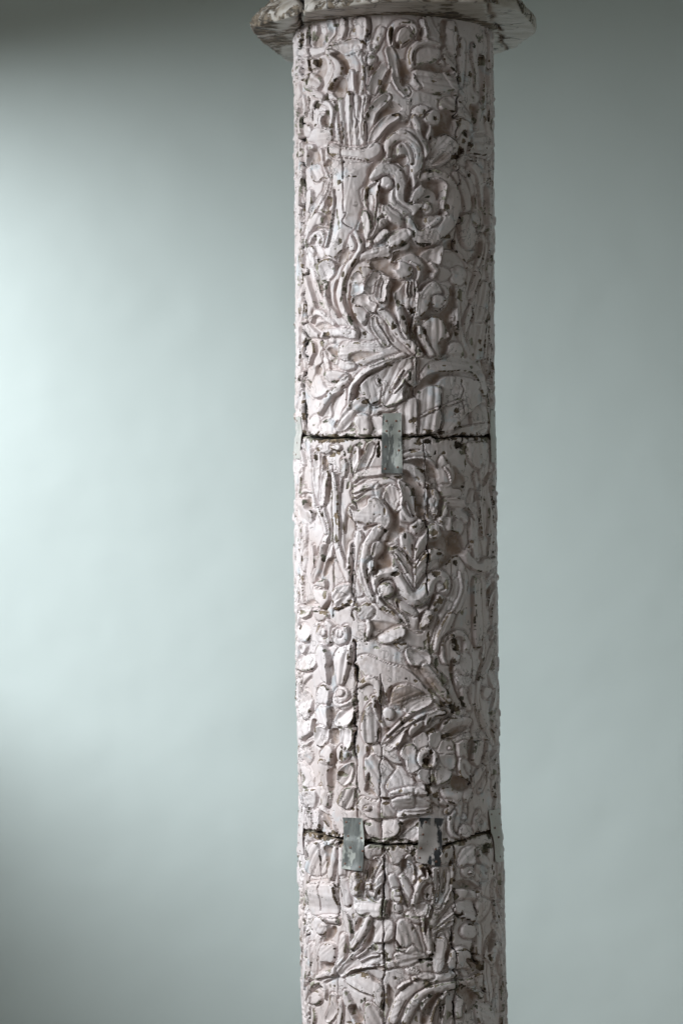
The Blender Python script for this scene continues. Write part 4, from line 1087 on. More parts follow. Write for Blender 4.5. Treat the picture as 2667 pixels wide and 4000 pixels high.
WEAR = '''
T 960 0 .3827
K 10 650,300 655,420 665,520 680,620 670,760 660,860
K 9 590,350 550,560 592,660 570,790
K 4 1265,180 1280,300 1230,420 1245,560 1222,760 1225,900
X 1110,300,20,45
X 1200,430,40,34
X 740,630,26,50
X 870,620,16,50
X 530,700,40,26
X 830,380,24,50
X 700,380,40,70
X 1480,330,24,70
X 1350,400,16,40
X 1270,690,30,40
X 1370,830,30,50
X 1400,920,50,40
X 1300,590,40,30
X 930,250,40,26
T 1520 0 .3827
K 7 670,240 690,380 688,500 685,700 700,850 680,1000 668,1120
X 930,620,30,72
X 920,400,54,56
X 1030,520,26,52
X 1030,680,24,46
X 180,240,70,14
X 240,330,16,40
X 215,380,22,22
X 440,610,30,16
X 440,840,50,18
X 600,770,30,20
X 510,960,60,20
X 160,920,30,16
X 370,380,10,40
X 660,300,14,50
X 840,470,22,30
X 820,760,34,40
X 690,560,12,50
T 1130 360 .2742
K 12 205,300 188,440 215,480 220,620 165,760 212,870 150,960 225,1040 235,1100 212,1310
K 4 900,20 940,280 970,430 962,510
K 5 768,430 795,650 770,780 780,1000 802,1240
K 4 1090,90 1055,330 1098,480 1108,770
B 400,190,44,56
B 335,330,16,80
B 420,390,14,60
B 545,295,34,36
B 545,70,30,66
B 280,180,16,120
X 380,460,36,30
X 685,230,20,70
X 600,860,22,80
X 660,900,80,30
X 340,800,30,26
X 240,700,24,60
X 1130,340,20,40
X 1200,220,26,30
X 1380,130,40,26
X 1520,330,60,36
X 880,1205,30,14
X 960,1205,60,16
X 500,1060,20,80
B 795,1000,16,20
X 110,880,14,60
X 1130,870,12,12
T 1540 360 .2742
K 7 885,0 885,180 855,340 890,400 880,620 885,860 885,1000 905,1080 880,1170 908,1310
B 870,935,80,46
B 930,840,44,50
B 1010,590,40,60
X 1060,740,46,70
X 980,700,40,60
X 640,30,70,22
X 620,110,40,44
X 720,80,40,16
X 930,150,50,16
X 865,440,36,50
X 1115,90,22,50
X 1140,410,26,100
X 545,390,40,56
X 410,300,24,60
X 230,120,24,34
X 500,1130,70,36
X 600,1140,50,30
X 345,1210,14,50
X 100,780,14,36
X 450,800,16,80
X 150,600,30,20
X 500,650,30,40
X 570,720,20,26
X 945,1020,28,26
X 1060,1170,20,60
X 1280,790,16,40
X 1080,920,50,22
X 1210,1150,24,30
X 330,900,12,60
T 1120 500 .5612
B 858,530,22,14
X 770,400,12,50
X 1100,545,20,34
X 1090,460,10,30
X 1110,760,50,18
X 960,810,50,10
X 880,745,10,30
X 820,800,30,20
X 700,825,10,8
X 1265,330,12,30
X 1400,450,12,46
X 1180,640,12,40
X 1335,680,18,30
X 980,480,24,14
X 640,650,10,30
X 1000,300,44,16
X 560,440,6,60
X 640,420,6,40
T 1130 700 .2742
K 12 212,0 240,200 238,350 188,450 196,650 200,850 236,950 203,1020 215,1180
K 4 795,50 800,450 842,490 788,600 830,660 905,700
X 580,285,42,54
X 715,480,14,90
X 735,650,22,110
X 745,890,30,70
X 500,470,50,22
X 750,50,40,30
X 85,130,16,60
X 1110,130,26,50
X 1090,280,12,100
X 1250,40,40,26
X 110,920,18,18
X 100,1000,18,40
X 170,1160,22,20
X 440,940,10,20
X 680,1000,16,16
X 1390,955,20,12
X 600,1150,40,30
X 430,1220,16,50
X 640,1270,24,18
X 1340,540,18,20
T 1540 700 .2742
K 7 910,10 880,150 895,300 905,420 915,580 880,680 842,830 845,1000
X 1330,200,30,80
X 1400,600,16,50
X 720,400,50,80
X 110,910,50,50
X 1200,640,34,70
X 930,320,26,60
X 1390,80,16,60
T 1130 1040 .2742
K 12 258,30 272,100 205,150 205,250 262,360 195,410 250,560 240,680 262,790 200,870 272,1040 220,1150 215,1320
K 4 440,1010 475,1080 500,1100 470,1260
X 810,350,36,70
X 1090,970,56,46
X 570,960,70,60
X 660,985,60,26
X 1365,1120,36,40
X 1490,860,50,80
X 790,120,30,60
X 500,205,30,24
X 455,530,34,60
X 470,1100,24,80
X 930,480,14,40
X 990,580,70,14
X 1230,75,50,16
X 790,1150,26,26
X 960,1095,60,12
X 1380,460,16,40
X 440,40,20,60
X 640,50,22,30
X 770,470,18,50
X 1220,240,20,16
X 1420,180,20,16
T 1540 1040 .2742
K 4 280,190 290,560 262,760 245,900 300,1080 305,1320
X 930,400,44,138
X 1090,690,30,140
X 1090,1070,18,70
X 1180,1080,30,60
X 1190,1190,24,50
B 245,630,50,42
X 215,60,34,66
X 285,350,34,70
X 50,520,34,60
X 110,560,30,20
X 130,740,44,70
X 180,920,24,60
X 430,930,24,66
X 700,900,22,70
X 1010,250,18,36
X 1330,260,24,40
X 960,1230,26,60
X 610,300,14,16
X 680,490,20,30
X 630,400,22,12
X 570,470,14,20
X 20,860,30,60
X 880,960,18,50
T 1130 1380 .2742
K 13 215,0 282,150 215,390 225,600 240,800 250,1000 270,1130 340,1200
K 4 470,0 470,130 410,190
X 290,400,40,30
X 1350,80,30,30
X 1290,400,40,60
X 1080,600,30,20
X 690,490,18,18
X 620,570,24,30
X 560,610,26,30
X 540,290,30,36
X 680,400,70,20
X 1440,170,60,30
X 1100,690,50,60
X 530,970,34,20
X 910,1090,60,36
X 1100,1100,34,26
X 650,1160,60,40
X 800,1170,70,24
X 1200,1070,30,34
X 1220,1130,24,30
X 900,1160,60,30
X 1300,1190,70,24
X 170,800,34,40
X 380,1020,20,20
X 440,1120,26,40
X 1430,560,16,26
T 1540 1380 .2742
K 4 300,0 310,430 270,500 275,600 315,660 320,1150
K 5 640,490 652,560 640,660 648,900 640,1000 648,1130
K 4 930,440 945,530 920,640 932,760 935,870
K 3 1165,530 1168,670
X 850,815,52,62
X 845,890,26,28
X 905,1000,60,70
X 840,1070,36,40
X 280,960,46,60
X 230,970,40,40
X 215,330,28,120
X 290,150,22,60
X 490,200,20,54
X 710,170,50,20
X 930,405,14,40
X 880,660,46,22
X 1090,200,34,30
X 1180,120,14,30
X 1240,440,14,22
X 600,470,34,30
X 360,560,30,26
X 460,1110,70,44
X 640,1130,60,40
X 560,1165,60,24
X 300,1100,24,60
X 970,1170,80,24
X 1090,1160,60,26
X 620,80,60,20
X 1110,30,16,50
X 960,20,30,50
T 1130 1720 .2742
K 6 905,90 880,300 905,550 905,750 912,860 940,900 950,975
K 4 900,1000 930,1180 950,1310
K 5 500,200 560,330 620,360 620,480 635,650 620,950 625,1320
B 1270,120,30,120
X 430,120,60,50
X 680,180,80,40
X 790,190,34,60
X 870,120,60,60
X 620,210,70,40
X 1000,50,90,50
X 700,20,120,24
X 520,380,24,60
X 400,250,30,60
X 590,500,26,50
X 690,1100,34,120
X 1360,1000,30,80
X 1000,1000,60,20
X 385,1040,14,60
X 500,1060,24,60
X 90,1100,20,50
X 1080,660,50,16
X 940,160,30,40
X 840,640,40,60
X 1380,530,90,30
X 930,650,30,20
X 280,920,24,60
T 1540 1720 .2742
K 5 415,0 425,250 430,650 440,1100
B 470,20,60,44
B 900,70,76,60
X 960,170,50,70
X 990,120,34,120
X 1000,330,28,90
X 740,310,30,50
X 765,370,12,30
X 380,440,60,40
X 340,410,60,26
X 470,660,40,50
X 250,740,40,100
X 300,920,24,120
X 290,1080,60,24
X 60,60,60,70
X 260,140,90,30
X 340,30,70,50
X 570,180,24,40
X 500,230,50,20
X 700,180,50,24
X 1215,50,22,40
X 965,665,24,30
X 1215,290,14,34
X 1280,860,22,60
X 740,890,30,16
X 790,1040,24,40
X 350,920,100,10
X 1180,1130,14,60
X 170,640,30,30
X 50,520,90,26
X 1010,580,14,8
T 1130 2060 .2742
K 6 945,0 960,90 900,270 905,440 912,580 895,700 890,860 905,980
K 8 935,1010 942,1090 895,1200 922,1320
K 4 925,260 935,300 930,540 955,720 935,830 955,990
K 5 618,0 635,250 655,400 640,500 635,900 610,980 640,1060 625,1280
X 880,1070,70,50
X 750,1150,60,30
X 960,1170,60,30
X 1110,1090,60,40
X 690,180,24,80
X 710,505,14,24
X 500,450,20,100
X 520,760,24,50
X 510,1160,60,20
X 540,1220,30,40
X 480,1220,36,26
X 200,1200,50,36
X 1500,660,60,44
X 1380,810,50,50
X 1440,310,50,50
X 1500,280,50,30
X 1390,1190,34,26
X 1330,1150,60,36
X 1120,650,16,60
X 90,80,14,40
X 145,320,16,30
X 1200,380,20,40
X 1360,60,40,50
X 530,960,30,60
T 1120 2000 .5612
K 4 965,40 975,140 970,330 972,440 968,580
X 1010,150,30,34
X 760,430,40,16
X 1030,435,46,26
X 1100,500,26,60
X 975,475,14,16
X 1055,620,34,36
X 1030,680,20,16
X 990,730,20,34
X 985,860,14,70
X 1000,940,14,40
X 820,165,16,24
X 870,240,8,50
X 840,320,12,60
X 1050,290,34,14
X 960,300,50,14
X 740,250,30,14
X 795,760,18,20
X 720,700,16,16
X 1165,355,20,24
X 1300,475,12,30
X 1170,900,30,40
X 1210,700,26,20
X 1240,540,12,26
X 1345,560,8,40
X 550,870,18,40
X 800,920,40,10
X 110,700,40,16
X 1445,640,10,40
X 1300,710,8,40
X 100,800,12,24
X 1295,650,12,12
X 880,110,22,14
X 230,690,60,10
X 370,670,50,14
X 420,650,30,30
T 1120 2500 .5612
K 10 467,0 475,40 475,80 472,130 467,170 488,200 485,260 492,300 488,330 484,400 486,450
K 3 650,240 656,330 650,400 656,520
X 1178,45,36,44
X 1040,170,18,80
X 1075,270,26,60
X 1110,370,18,44
X 1035,380,48,30
X 1000,350,20,20
X 1080,440,30,20
X 1160,475,34,40
X 1215,420,10,60
X 1000,80,28,30
X 960,30,16,40
X 1150,260,10,60
X 800,560,18,30
X 890,590,16,20
X 980,590,14,30
X 830,268,12,12
X 900,285,30,14
X 540,285,34,24
X 550,410,18,26
X 620,50,30,16
X 300,295,14,10
X 470,430,14,120
X 480,240,10,100
X 1000,640,30,12
X 1090,680,30,16
X 1160,720,10,50
X 1120,660,60,16
X 415,755,8,10
X 395,820,24,40
X 460,800,22,22
X 400,940,34,26
X 760,25,40,14
X 930,60,50,10
X 1260,65,10,8
X 1230,68,8,8
X 1300,60,8,8
X 1000,970,40,40
X 440,120,14,80
X 80,235,12,40
T 1130 2740 .2742
K 12 950,0 975,90 950,200 930,330 965,380 932,500 936,700 965,830
K 6 965,830 970,960 965,1200 1000,1300
K 4 1250,560 1315,650 1320,800 1290,900 1305,1100 1300,1320
K 3 1310,40 1300,260
X 935,250,24,80
X 900,770,40,40
X 985,680,24,90
X 770,720,24,50
X 770,810,50,56
X 1275,450,20,80
X 1420,385,50,20
X 1110,680,26,70
X 815,670,22,22
X 770,1020,60,26
X 870,1195,44,36
X 130,580,14,60
X 270,1220,40,50
X 480,660,30,16
X 1090,950,40,30
X 730,360,60,20
X 1100,1150,16,12
X 600,1225,30,12
X 900,900,16,50
T 1540 2740 .2742
K 4 1070,200 1080,540
K 5 1035,580 1035,820 1075,900 1072,1200
K 4 1240,880 1290,980 1270,1180 1240,1310
K 3 485,960 490,1170
B 455,845,66,78
B 505,715,30,26
X 570,840,20,50
X 540,410,60,28
X 690,500,46,50
X 780,530,70,16
X 850,640,12,60
X 480,460,36,30
X 470,330,50,30
X 500,260,30,44
X 820,970,46,26
X 550,1140,34,30
X 470,1220,50,60
X 690,50,60,30
X 890,130,44,80
X 790,60,24,70
X 980,60,16,60
X 850,210,12,10
X 1400,1000,30,90
X 1400,1200,36,90
X 1360,160,40,26
X 250,150,24,20
X 110,280,30,36
X 850,870,16,40
X 1430,780,24,60
X 300,330,24,30
X 320,1050,24,20
T 1140 3080 .2742
K 8 910,0 925,150 942,280 942,410
K 5 1270,0 1260,200 1270,450 1285,770
K 8 1310,820 1318,950 1320,1320
K 6 205,60 205,300 240,480 258,590
K 12 250,620 215,690 235,800 215,990
K 4 410,680 420,900 415,1230
K 5 670,770 670,1320
B 1100,760,60,30
X 870,290,40,30
X 600,620,60,50
X 650,660,60,30
X 1330,130,90,34
X 1350,210,60,24
X 1200,720,80,34
X 1420,720,130,26
X 760,870,34,70
X 1540,600,16,50
X 90,150,16,60
X 700,150,20,60
X 960,190,16,50
X 1100,500,60,24
X 1150,420,90,12
X 140,740,20,24
X 185,865,16,24
X 150,910,24,20
X 300,500,50,30
X 1390,870,24,30
X 1470,370,20,20
X 360,700,40,40
X 120,500,14,40
X 230,300,40,14
X 120,1080,14,60
T 1550 3080 .2742
K 4 1000,180 995,430
K 10 795,790 810,860
B 1260,860,44,90
X 1330,800,60,80
X 450,60,60,70
X 540,100,60,50
X 470,270,24,30
X 600,160,30,26
X 300,530,60,50
X 390,500,60,40
X 60,740,60,24
X 430,80,50,50
X 60,490,40,60
X 100,370,60,40
X 700,720,80,30
X 930,800,60,24
X 230,920,50,60
X 240,830,40,50
X 720,850,50,26
X 680,950,24,60
X 760,1060,40,50
X 400,1090,110,20
B 450,1170,30,70
X 815,950,24,110
X 1080,900,18,70
X 930,160,26,14
X 800,260,16,40
X 780,580,10,60
X 1370,80,30,70
X 1350,1120,16,60
X 1480,570,30,60
T 1150 3360 .2742
K 5 632,0 630,480 645,700 625,830 635,900
K 6 235,230 205,340 220,430 190,630
K 5 375,200 390,340 375,400 400,540 375,720
K 5 1275,40 1280,220 1262,340
B 1265,560,9,230
K 12 1262,345 1268,560 1262,800
K 5 1268,850 1280,1000 1272,1130
K 12 1268,1130 1262,1220 1270,1310
X 1200,440,30,60
X 1240,810,50,30
X 1300,770,20,30
X 915,400,30,50
X 800,640,14,24
X 100,300,16,120
X 130,600,20,70
X 150,900,30,90
X 270,970,12,14
X 970,920,20,30
X 1160,970,16,30
X 380,345,12,24
X 840,800,20,60
X 830,1020,22,60
X 1490,1290,60,24
X 840,1280,24,36
X 1150,1230,30,70
X 1100,160,24,80
X 520,940,14,20
X 1480,430,40,20
X 1500,510,60,16
X 950,760,60,14
T 1560 3360 .2742
K 7 765,0 770,250 742,380 780,480 782,620 757,700 770,780 760,920
K 12 738,950 742,1080 745,1220 768,1310
K 4 1052,40 1055,250
K 4 1070,430 1050,600 1075,720 1080,860
K 12 1040,1090 1035,1180 1048,1320
B 835,770,60,40
X 890,840,26,60
X 800,520,40,50
X 980,380,110,20
X 180,380,22,50
X 400,490,36,70
X 720,300,24,60
X 640,610,40,20
X 520,780,60,16
X 600,710,20,20
X 100,790,60,24
X 250,810,90,20
X 210,180,14,60
X 430,160,36,70
X 440,960,24,50
X 320,980,18,60
X 180,980,20,40
X 1060,910,18,30
X 1410,300,24,120
X 1430,560,24,50
X 1250,1100,40,40
X 1390,800,30,40
X 560,1110,60,20
X 280,250,12,60
X 1330,180,20,50
X 300,20,160,26
T 1150 3640 .2742
K 12 1280,20 1266,120 1272,250
K 7 1272,250 1275,400 1295,560 1265,660 1258,770 1275,900 1265,1080 1275,1320
K 3 640,190 650,280 630,420 625,600 625,880 640,1050 630,1180
K 4 240,20 200,80 220,290
K 4 220,640 235,780 235,920 210,1020 220,1320
X 1310,330,50,50
X 1340,400,50,40
X 1000,960,40,60
X 960,980,30,40
X 840,270,26,40
X 835,390,20,30
X 570,450,26,30
X 190,360,40,30
X 980,620,70,40
X 1160,220,40,50
X 840,1120,24,60
X 1440,650,34,60
X 1500,220,60,20
X 400,670,20,14
X 580,770,16,20
X 510,770,16,34
X 190,830,16,40
X 800,1290,90,24
X 1000,1230,24,60
X 1130,900,26,60
T 1560 3640 .2742
K 12 737,0 742,120 745,190 780,270
K 8 780,270 780,500 742,530 775,590 786,700 786,900 770,1050 785,1320
K 14 1040,90 1038,180 1020,270 1060,380 1110,440
K 5 1145,590 1170,790 1212,880
B 390,395,100,26
X 320,430,60,30
X 430,470,46,40
X 440,330,60,34
X 390,740,80,80
X 520,700,50,26
X 840,810,60,60
X 900,810,46,60
X 1130,480,50,100
X 1030,400,34,50
X 700,1190,50,80
X 700,840,60,24
X 600,880,26,20
X 540,880,60,20
X 430,910,50,30
X 560,1000,26,90
X 620,1040,16,70
X 570,1150,16,120
X 1280,370,50,60
X 1260,330,50,26
X 490,210,16,70
X 560,90,60,16
X 860,250,90,14
X 950,1130,24,60
X 1290,1100,40,50
X 1300,1000,16,30
X 1420,180,34,30
X 310,1020,16,40
X 240,1250,26,60
X 1360,720,24,60
X 1090,1060,30,30
'''
# ---------------------------------------------------------------- the column: its outline
# V counts photo pixels at the depth of the axis (2200 = eye height), U = angle * 390
_VY = np.array([0, 200, 700, 1200, 1560, 1700, 1715, 1900, 2240, 2600, 2900, 3225, 3245, 3540, 3820, 4100, 6300], float)
_CX = np.array([1535, 1535.5, 1538.5, 1541, 1543, 1543.5, 1543, 1543, 1545, 1550, 1555.5, 1562, 1564, 1569.5, 1576, 1581, 1610], float)
_RR = np.array([393, 393, 390, 389.5, 389.5, 390, 396, 396, 398, 397, 395.5, 397, 401, 401.5, 401.5, 402, 410], float)
RELIEF = 14.0
UK = 390.0
def cxm(V): return (np.interp(V, _VY, _CX) - 1333.5) * MPP
def rpx(V): return np.interp(V, _VY, _RR) - RELIEF
def zof(V): return EYE + (2200.0 - V) * MPP

def p2uv(px, py):
    px, py = np.asarray(px, float), np.asarray(py, float)
    th = np.zeros_like(px)
    V = py.copy()
    for _ in range(8):
        R = (np.interp(V, _VY, _RR) - 3) * MPP
        D = S - R * np.cos(th)
        V = 2200 + (py - 2200) * D / S
        X = (px - 1333.5) * D / FPX
        th = np.arcsin(np.clip((X - cxm(V)) / R, -0.993, 0.993))
    return th * UK, V

# ---------------------------------------------------------------- raster of the carving
U_MAX = 100.0 / 180 * math.pi * UK
DU, DV = 2.6, 3.0
V_TOP, V_BOT = 138.0, 4080.0
us = np.arange(-U_MAX, U_MAX + 1e-6, DU)
vs_ = np.arange(V_TOP, V_BOT + 1e-6, DV)
NU, NV = len(us), len(vs_)
UU, VV = np.meshgrid(us, vs_)

def vnoise(u, v, scale, seed, sv=None):
    sv = sv or scale
    rs = np.random.RandomState(seed)
    T = rs.rand(128, 128).astype(np.float32)
    a, b = u / scale + 500.3, v / sv + 500.7
    i, j = np.floor(a).astype(int), np.floor(b).astype(int)
    fa, fb = a - i, b - j
    fa, fb = fa * fa * (3 - 2 * fa), fb * fb * (3 - 2 * fb)
    i0, i1, j0, j1 = i % 128, (i + 1) % 128, j % 128, (j + 1) % 128
    return ((T[j0, i0] * (1 - fa) + T[j0, i1] * fa) * (1 - fb) + (T[j1, i0] * (1 - fa) + T[j1, i1] * fa) * fb) * 2 - 1

def fbm(u, v, scale, seed, octv=3, sv=None):
    r, a, t = 0, 1.0, 0
    for k in range(octv):
        r = r + a * vnoise(u, v, scale / 2 ** k, seed + 17 * k, (sv / 2 ** k) if sv else None)
        t += a
        a *= 0.55
    return r / t

# hand-carved unevenness: every outline is looked up at a slightly wandering place
WU = (UU + 2.2 * vnoise(UU, VV, 55, 1) + 0.8 * vnoise(UU, VV, 19, 2)).astype(np.float32)
WV = (VV + 2.2 * vnoise(UU, VV, 55, 3) + 0.8 * vnoise(UU, VV, 19, 4)).astype(np.float32)

H = np.zeros((NV, NU), np.float32)
ID = np.zeros((NV, NU), np.int32)
CHIP = np.zeros((NV, NU), np.float32)
CRACK = np.zeros((NV, NU), np.float32)
names = ['']

def smooth(x):
    x = np.clip(x, 0, 1)
    return x * x * (3 - 2 * x)

def catmull(P, step=2.5, closed=False):
    P = np.asarray(P, float)
    n = len(P)
    if n == 2 and not closed:
        k = max(2, int(np.hypot(*(P[1] - P[0])[:2]) / step))
        t = np.linspace(0, 1, k)[:, None]
        return P[0] * (1 - t) + P[1] * t
    out = []
    for i in range(n if closed else n - 1):
        if closed:
            p0, p1, p2, p3 = P[(i - 1) % n], P[i], P[(i + 1) % n], P[(i + 2) % n]
        else:
            p1, p2 = P[i], P[i + 1]
            p0 = P[i - 1] if i else 2 * p1 - p2
            p3 = P[i + 2] if i + 2 < n else 2 * p2 - p1
        k = max(2, int(np.hypot(*(p2 - p1)[:2]) / step))
        t = (np.arange(k) / k)[:, None]
        out.append(0.5 * (2 * p1 + (p2 - p0) * t + (2 * p0 - 5 * p1 + 4 * p2 - p3) * t ** 2 + (3 * p1 - p0 - 3 * p2 + p3) * t ** 3))
    if not closed:
        out.append(P[-1:])
    return np.concatenate(out)

def window(us_, vs2, m):
    i0 = int(max(0, (us_.min() - m + U_MAX) / DU)); i1 = int(min(NU, (us_.max() + m + U_MAX) / DU + 2))
    j0 = int(max(0, (vs2.min() - m - V_TOP) / DV)); j1 = int(min(NV, (vs2.max() + m - V_TOP) / DV + 2))
    if i1 - i0 < 2 or j1 - j0 < 2:
        return None
    return slice(j0, j1), slice(i0, i1)

def nearest(wu, wv, Q, rad=None):
    """signed distance inside a stroke: radius minus distance, and the radius there"""
    best = np.full(wu.shape, -1e9, np.float32)
    rr = np.ones(wu.shape, np.float32)
    for k in range(0, len(Q)):
        r = Q[k, 2] if rad is None else rad
        e = r - np.sqrt((wu - Q[k, 0]) ** 2 + (wv - Q[k, 1]) ** 2)
        m = e > best
        best = np.where(m, e, best)
        rr = np.where(m, r, rr)
    return best, rr

def poly_dist(wu, wv, Q):
    d2 = np.full(wu.shape, 1e12, np.float32)
    ins = np.zeros(wu.shape, bool)
    n = len(Q)
    for k in range(n):
        a, b = Q[k], Q[(k + 1) % n]
        d2 = np.minimum(d2, (wu - a[0]) ** 2 + (wv - a[1]) ** 2)
        if a[1] != b[1]:
            c = (a[1] > wv) != (b[1] > wv)
            x = a[0] + (wv - a[1]) * (b[0] - a[0]) / (b[1] - a[1])
            ins ^= c & (wu < x)
    d = np.sqrt(d2)
    return np.where(ins, d, -d)

def profile(kind, e, t, h, bw):
    bev = smooth(e / bw)
    if kind == 'r':
        return h * bev * (0.76 + 0.24 * np.sqrt(np.clip(1 - t * t, 0, 1)))
    if kind == 'c':
        return h * bev * (0.42 + 0.58 * np.clip(t, 0, 1) ** 1.6)
    if kind == 'k':
        return h * bev * (0.55 + 0.45 * (1 - t))
    return h * bev * (0.93 + 0.07 * (1 - t))

def stamp(sl, e, t, prof, h, bw, name, gw=7.0, gd=9.0):
    inside = e > 0
    hm = profile(prof, e, t, h * HK * HKM[sl], bw)
    if name and inside.any():
        # no two carved by hand lie level, and the gouge runs along them
        u, v = UU[sl], VV[sl]
        uc, vc = u[inside].mean(), v[inside].mean()
        su, sv = u - uc, v - vc
        cxx, cyy, cxy = (su[inside] ** 2).mean(), (sv[inside] ** 2).mean(), (su[inside] * sv[inside]).mean()
        ax = 0.5 * math.atan2(2 * cxy, cxx - cyy)
        al, ac = su * math.cos(ax) + sv * math.sin(ax), -su * math.sin(ax) + sv * math.cos(ax)
        k = len(names) * 7919 % 997
        leafy = name in ('carved_leaf', 'carved_band', 'carved_petal', 'carved_cluster', 'carved_flower')
        ph = (k * 0.37) % 1.2 - 0.6 + (math.pi if k % 5 < 2 else 0)
        sl_ = (0.16 + 0.26 * ((k * 31) % 100) / 100) if leafy else 0.08
        tilt = np.clip(sl_ * (ac * math.cos(ph) + al * 0.35 * math.sin(ph)), -8.5, 7.0)
        gouge = vnoise(ac + k * 3.0, al + k * 5.0, 7, 301 + k % 50, 60) * (0.5 + 0.9 * ((k * 17) % 100) / 100)
        wid = 2.2 * math.sqrt(max(1.0, (ac[inside] ** 2).mean()))
        if h >= 11 and 16 < wid < 75 and np.abs(al[inside]).max() > 0.8 * wid and name in ('carved_leaf', 'carved_band', 'carved_petal', 'carved_cluster', 'carved_horn') and prof in 'fck':
            nf = max(2, round(2 * wid / 26.0))
            L_ = max(20.0, np.abs(al[inside]).max())
            acb = ac - (0.12 * wid) * ((k % 7) / 3.0 - 1) * (al / L_) ** 2
            hm = hm - 0.20 * h * (0.5 - 0.5 * np.cos(2 * math.pi * acb * nf / (2.1 * wid))) ** 2 * smooth((e - 2) / 6)
        hm = hm + (tilt + gouge) * smooth(e / bw) * min(1.0, h / 14)
    Hs = H[sl]
    # a narrow cut follows the outline, as the gouge leaves it
    out = np.clip(1 - (-e) / gw, 0, 1) * (~inside)
    Hs -= np.minimum(gd * out, np.maximum(Hs + 1.5, 0))
    base = np.clip(Hs, -2, 40)
    flat = np.where(h >= 13, 0.22, 0.80)
    new = hm + flat * base * smooth(e / bw)
    keep = np.where(inside, np.maximum(new, Hs * (1 - smooth(e / bw) * 0.9)), Hs)
    H[sl] = keep
    if name:
        names.append(name)
        sub = ID[sl]
        sub[e > 1.0] = len(names) - 1

HK = 1.32
HKM = (1.0 - 0.42 * smooth((np.abs(UU) - 440) / 90)).astype(np.float32)
PLATEAU = 13.5
GROOVE = dict(pt=(3.0, 2.0), rm=(4.0, 5.0), kn=(5.0, 8.0), fl=(10.0, 18.0), sc=(9.0, 12.0), st=(7.0, 9.0), bk=(8.0, 12.0))
GROW = dict(pt=2.5, kn=2.0, fl=2.0, rm=1.5, cl=3.0)
FULL = dict(lf='carved_leaf', st='carved_stem', sc='carved_scroll', pt='carved_petal', bd='carved_bud', fl='carved_flower',
            kn='carved_knob', bn='carved_band', bk='carved_collar', hn='carved_horn', cl='carved_cluster', rm='')

def run_motifs(text):
    ox = oy = 0.0
    s = 1.0
    for line in text.strip().split('\n'):
        w = line.split()
        if not w or w[0][0] == '#':
            continue
        c = w[0]
        if c == 'T':
            ox, oy, s = float(w[1]), float(w[2]), float(w[3])
            continue
        if c in 'SD':
            if c == 'S':
                nm, prof, h, pts = FULL[w[1]], w[2], float(w[3]), w[4:]
            else:
                nm, prof, h, pts = '', '', float(w[1]), w[2:]
            A = np.array([[float(q) for q in p.split(',')] for p in pts])
            u, v = p2uv(ox + A[:, 0] * s, oy + A[:, 1] * s)
            Q = catmull(np.stack([u, v, A[:, 2] * s], 1))
            Q[:, 2] = np.clip(Q[:, 2], 1.5, None)
            sl = window(Q[:, 0], Q[:, 1], Q[:, 2].max() + 18)
            if sl is None:
                continue
            e, r = nearest(WU[sl], WV[sl], Q)
            if c == 'S':
                gr = GROW.get(w[1], 5.0)
                e, r = e + gr, r + gr
            t = np.clip(1 - e / r, 0, 1)
            bw = np.minimum(4.2, 0.6 * r)
            if c == 'S':
                stamp(sl, e, t, prof, h, bw, nm, *GROOVE.get(w[1], (7.0, 9.0)))
            else:
                H[sl] -= h * smooth(e / np.minimum(8, 0.8 * r))
        elif c in 'PCOV':
            if c == 'O':
                nm, prof, h = FULL[w[1]], w[2], float(w[3])
                cx, cy, rx, ry = [float(q) for q in w[4].split(',')]
                a = np.linspace(0, 2 * math.pi, 14, endpoint=False)
                A = np.stack([cx + rx * np.cos(a), cy + ry * np.sin(a)], 1)
            elif c == 'P':
                nm, prof, h = FULL[w[1]], w[2], float(w[3])
                A = np.array([[float(q) for q in p.split(',')] for p in w[4:]])
            else:
                h = float(w[1]) if c == 'C' else 0.0
                A = np.array([[float(q) for q in p.split(',')] for p in w[(2 if c == 'C' else 1):]])
            u, v = p2uv(ox + A[:, 0] * s, oy + A[:, 1] * s)
            Q = catmull(np.stack([u, v], 1), closed=True)
            sl = window(Q[:, 0], Q[:, 1], 20)
            if sl is None:
                continue
            e = poly_dist(WU[sl], WV[sl], Q) + (GROW.get(w[1], 5.0) if c in 'PO' else 0.0)
            em = max(float(e.max()), 3.0)
            t = np.clip(1 - np.clip(e, 0, None) / (0.85 * em), 0, 1)
            bw = min(4.2, 0.6 * em)
            if c == 'V':
                k = smooth((e + 1.5) / min(6.0, 0.7 * em + 1.5))
                low = -6.0 + 2.0 * vnoise(UU[sl], VV[sl], 30, 401) + 3.0 * np.clip(1 - e / (0.9 * em), 0, 1)
                H[sl] = H[sl] * (1 - k) + np.minimum(low, H[sl]) * k
                ID[sl][e > 1.5] = 0
                POCK[sl] = np.maximum(POCK[sl], k)
            elif c == 'C':
                Hs = H[sl]
                k = smooth(e / min(9, 0.8 * em))
                H[sl] = Hs - (h * 0.9) * k
                ID[sl][e > 2] = 0
                POCK[sl] = np.maximum(POCK[sl], 0.8 * k)
            else:
                stamp(sl, e, t, prof, h, bw, nm, *GROOVE.get(w[1], (7.0, 9.0)))

def blur(A, n):
    k = np.array([1, 4, 6, 4, 1], np.float32) / 16
    for _ in range(n):
        P = np.pad(A, ((2, 2), (0, 0)), 'edge')
        A = sum(k[i] * P[i:i + A.shape[0]] for i in range(5))
        P = np.pad(A, ((0, 0), (2, 2)), 'edge')
        A = sum(k[i] * P[:, i:i + A.shape[1]] for i in range(5))
    return A

